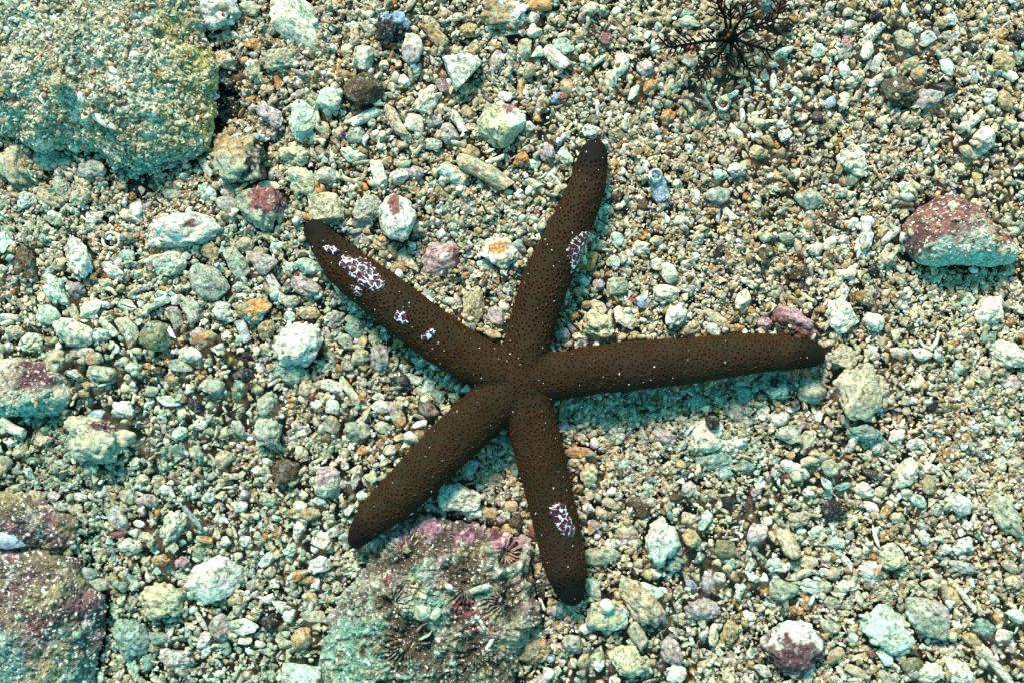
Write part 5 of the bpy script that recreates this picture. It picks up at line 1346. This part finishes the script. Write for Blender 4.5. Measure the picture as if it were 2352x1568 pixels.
def gravel():
    rng = np.random.default_rng(99)
    protos = {}
    for lod, sub, cnt in ((0, 1, 26), (1, 2, 34), (2, 3, 30)):
        lst = []
        for k in range(cnt):
            kd = ['peb', 'ang', 'tri', 'knob', 'stick', 'tri', 'knob', 'ang', 'flake', 'tri', 'ang', 'stick'][k % 12]
            V, F = shape(kd, sub, rng)
            prop = {'peb': (1, .8, .6), 'ang': (1, .75, .55), 'knob': (1, .85, .7), 'stick': (1.45, .45, .42), 'tri': (1.05, .8, .45), 'flake': (1.15, .85, .22)}[kd]
            V = V * (1 + .42 * fbm(V + k * 7.7, 1.9, k, 2))[:, None]
            if kd == 'knob' or k % 5 == 2: V[:, 1] += rng.choice([-1, 1]) * rng.uniform(.3, .9) * V[:, 0] ** 2
            V = norm_ext(V) * np.array(prop)
            lst.append((V, F, kd, prop))
        protos[lod] = lst
    cream = np.array([.74, .63, .43]); white = np.array([.86, .83, .74]); beige = np.array([.56, .43, .27])
    tan = np.array([.48, .31, .14]); orange = np.array([.56, .25, .07]); grey = np.array([.42, .40, .34]); mint = np.array([.52, .62, .49])
    teal = np.array([.22, .36, .29]); mauve = np.array([.44, .32, .32]); dark = np.array([.06, .04, .028]); red = np.array([.32, .08, .06])
    PALG = np.array([cream, white, beige, tan, orange, grey, mint, teal, mauve, dark, red])
    # sizes (plan units, diameter) from coarse to fine
    batches = [(15000, 14, 27), (4800, 27, 43), (14000, 17, 27), (17000, 10.5, 17), (25000, 6.5, 10.5), (30000, 4.0, 6.5)]
    recs = {(l, k): [] for l in protos for k in range(len(protos[l]))}
    HM_ = HM; top = HM.copy()
    X0, X1, Y0, Y1 = -.375, .375, -.265, .265
    # disks for height update
    for bi, (cnt, d0, d1) in enumerate(batches):
        bi -= 1
        tries = 1 if bi < 1 else 3 if bi < 3 else 4
        if bi >= 2:
            LOCAL = boxblur(HM_, 9)
        cand = rng.uniform(0, 1, (cnt, tries, 2)) * np.array([X1 - X0, Y1 - Y0]) + np.array([X0, Y0])
        size = d0 + (d1 - d0) * rng.random(cnt) ** 1.6
        px = cand[:, 0, 0] / U + PW / 2; py = -cand[:, 0, 1] / U + PH / 2
        # coarseness over the bed: coarse left and bottom, fine at the middle right
        P3 = np.concatenate([cand[:, 0], np.zeros((cnt, 1))], 1)
        coarse = .55 + .45 * np.tanh((1250 - px) / 500) + .35 * fbm(P3, 18, 77, 2) + .25 * np.clip((py - 1000) / 500, 0, 1) + .35 * np.clip((px - 2000) / 300, 0, 1)
        keep = rng.random(cnt) < (1 if bi < 0 else np.clip(coarse, .12, 1) if bi == 0 else np.clip(coarse + .35, .25, 1) if bi == 1 else 1 if bi < 3 else np.clip(1.35 - coarse, .5, 1))
        fine = 1 - coarse + .25
        for i in range(cnt):
            if not keep[i]: continue
            r = size[i] * U / 2
            best = None
            for t in range(tries):
                x, y = cand[i, t]
                ix = int((x - GX0) / GS); iy = int((y - GY0) / GS)
                oc = OCC[iy, ix]
                if bi < 0 and oc: continue
                if oc == 2: continue
                w = max(1, int(r / GS))
                a = HM_[iy - w:iy + w + 1:max(1, w), ix - w:ix + w + 1:max(1, w)]
                z = float(a.mean())
                rel = z - BASE[iy, ix]
                if oc == 1:
                    if bi < 2: continue
                    if bi == 2 and rng.random() < .93: continue
                    if bi == 3 and rng.random() < .80: continue
                    if bi == 4 and rng.random() < .62: continue
                elif oc >= 3:
                    if bi < 1 or rng.random() < ((0, .97, .90, .8, .7) if oc == 3 else (0, .995, .985, .96, .93) if oc == 5 else (0, .90, .72, .55, .5))[bi]: continue
                elif bi == 0 and OCC[iy - w:iy + w + 1:w, ix - w:ix + w + 1:w].max() > 0: continue
                if bi >= 2 and oc == 0 and z > LOCAL[iy, ix] + (.0004 if fine[i] < .5 else .003) and rng.random() < .85: continue
                key = z if oc < 3 else BASE[iy, ix] - .001
                if best is None or key < best[7]:
                    best = (x, y, z, ix, iy, w, oc, key)
            if best is None: continue
            x, y, z, ix, iy, w, oc, _k = best
            lod = 2 if size[i] > 33 else 1 if size[i] > 10 else 0
            if bi < 0: lod = 0
            if bi == 4: lod = 0
            k = int(rng.integers(len(protos[lod])))
            prop = protos[lod][k][3]
            hz = r * prop[2]
            zc = z + hz * (.55 if oc == 0 else .1)
            if bi < 0: zc = z - rng.uniform(.0015, .0042)
            recs[(lod, k)].append((x, y, zc, r, oc, bi))
            if bi < 0: continue
            ww = max(1, int(w * .8))
            sub_ = HM_[iy - ww:iy + ww + 1, ix - ww:ix + ww + 1]
            np.maximum(sub_, zc + hz * .6, out=sub_)
    VV, FF, CC, SM = [], [], [], []
    off = 0
    for (lod, k), rows in recs.items():
        if not rows: continue
        V, F, kd, prop = protos[lod][k]
        A = np.array(rows); n = len(A)
        pos = A[:, :3]; r = A[:, 3]; oc = A[:, 4]
        yaw = rng.uniform(0, 6.283, n); t1 = rng.normal(0, .45, n); t2 = rng.normal(0, .45, n)
        def rot(ax, a):
            c, s = np.cos(a), np.sin(a); M = np.zeros((n, 3, 3)); M[:] = np.eye(3)
            i, j = [(1, 2), (2, 0), (0, 1)][ax]
            M[:, i, i] = c; M[:, j, j] = c; M[:, i, j] = -s; M[:, j, i] = s
            return M
        M = rot(2, yaw) @ rot(0, t1) @ rot(1, t2)
        sc = r[:, None] * rng.uniform(.72, 1.32, (n, 3))
        W = np.einsum('nij,nvj->nvi', M, V[None] * sc[:, None, :]) + pos[:, None, :]
        px = pos[:, 0] / U + PW / 2; py = -pos[:, 1] / U + PH / 2
        green = np.clip(.30 + (1300 - px) / 2600 + (py - 784) / 1700 + .8 * fbm(np.c_[pos[:, :2], np.zeros(n)], 16, 55, 2), .05, 1.1)  # gradient puts the green water light into albedo, noise adds algae patches
        warm = np.clip(1 - green, 0, 1)
        deep = 1.4 * (fbm(np.c_[pos[:, :2], np.zeros(n)], 30, 58, 2) > .35)
        dark_bias = np.clip(1.3 - np.hypot((px - 60) / 330, (py - 1250) / 330), 0, 1) + .8 * np.clip(fbm(np.c_[pos[:, :2], np.zeros(n)], 26, 61, 3) * 2.2 - .45, 0, 1) + .5 * np.clip(1.2 - np.hypot((px - 560) / 160, (py - 230) / 160), 0, 1)  # more dark and brown pieces at the lower left and in patches
        dark_bias = np.clip(dark_bias, 0, 1)
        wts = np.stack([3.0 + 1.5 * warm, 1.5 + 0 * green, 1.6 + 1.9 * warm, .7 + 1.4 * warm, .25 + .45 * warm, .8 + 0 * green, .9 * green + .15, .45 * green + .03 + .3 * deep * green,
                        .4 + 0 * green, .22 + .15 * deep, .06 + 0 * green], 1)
        wts[:, :2] *= (1 - .65 * dark_bias)[:, None]; wts[:, [2, 3, 8]] *= (1 + .8 * dark_bias)[:, None]; wts[:, 9] += 1.1 * dark_bias
        wts /= wts.sum(1)[:, None]
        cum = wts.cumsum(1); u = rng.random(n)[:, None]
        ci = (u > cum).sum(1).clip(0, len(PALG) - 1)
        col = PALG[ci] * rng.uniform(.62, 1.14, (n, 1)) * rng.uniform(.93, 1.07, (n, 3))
        C = np.repeat(col[:, None, :], len(V), 1)
        film = np.clip(fbm(np.c_[pos[:, :2], np.zeros(n)], 42, 66, 3) * 1.8 + green * .9 - .32, 0, 1)[:, None, None] * rng.uniform(.3, 1, (n, 1, 1)) * .62
        C = C * (1 - film) + np.array([.27, .46, .33]) * (.35 + C.mean(2, keepdims=True)) * film
        # two-tone bits
        tone = np.clip(.5 + 1.2 * fbm(V[None] * 1.0 + pos[:, None, :] * 900, 1.1, 12, 1), 0, 1)[..., None]
        C = C * (.82 + .30 * tone) * np.array([1, 1, 1]) + 0
        C = C * (1 - .22 * (1 - tone) * green[:, None, None] * np.array([1.0, .1, .4]))
        if lod > 0:
            m2 = np.clip((fbm(W, 420, 33, 2) - .05) * 4, 0, 1)[..., None] * .65
            C = C * (1 - m2) + PALG[rng.choice([0, 1, 2, 3, 5, 8], n)][:, None, :] * .95 * m2
            m3 = np.clip((fbm(W, 700, 37, 2) - .3) * 6, 0, 1)[..., None] * .6
            C = C * (1 - m3)
        VV.append(W.reshape(-1, 3)); CC.append(C.reshape(-1, 3))
        FF.append((F[None] + (np.arange(n) * len(V))[:, None, None] + off).reshape(-1, 3))
        SM.append(np.full(n * len(F), kd not in ('ang', 'tri')))
        off += n * len(V)
    V = np.vstack(VV); F = np.vstack(FF); C = np.vstack(CC); SMO = np.concatenate(SM)
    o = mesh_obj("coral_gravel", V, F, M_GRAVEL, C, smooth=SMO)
    tag(o, "cream, tan and teal coral gravel and shell grit covering the seabed between the stones", "gravel", kind="stuff")
    print("gravel pieces", sum(len(v) for v in recs.values()), "faces", len(F))
gravel()


# ------------------------------------------------------------------ pale grains fallen on the starfish
def grains():
    rng = np.random.default_rng(5)
    V0, F0 = ico(1)
    idx = rng.permutation(len(SV))
    VV, FF, CC, off, n = [], [], [], 0, 0
    for i in idx:
        if SN[i, 2] < .6: continue
        s = rng.uniform(.00014, .00036) * (1.9 if rng.random() < .06 else 1)
        a = rng.uniform(0, 6.28)
        sc = np.array([s * rng.uniform(.8, 2.0), s * .7, s * .5])
        M = np.array([[math.cos(a), -math.sin(a), 0], [math.sin(a), math.cos(a), 0], [0, 0, 1]])
        V = (V0 * (1 + .3 * vnoise(V0, 2, i % 1000))[:, None] * sc) @ M.T + SV[i] + SN[i] * (s * .4 + .0001)
        VV.append(V); FF.append(F0 + off); off += len(V0); CC.append(np.tile(rng.uniform(.55, .85) * np.array([1, .98, .9]), (len(V0), 1)))
        n += 1
        if n >= 130: break
    o = mesh_obj("sand_grains", np.vstack(VV), np.vstack(FF), M_SHELL, np.vstack(CC))
    tag(o, "tiny pale sand grains sprinkled over the starfish's arms", "sand", kind="stuff")
grains()
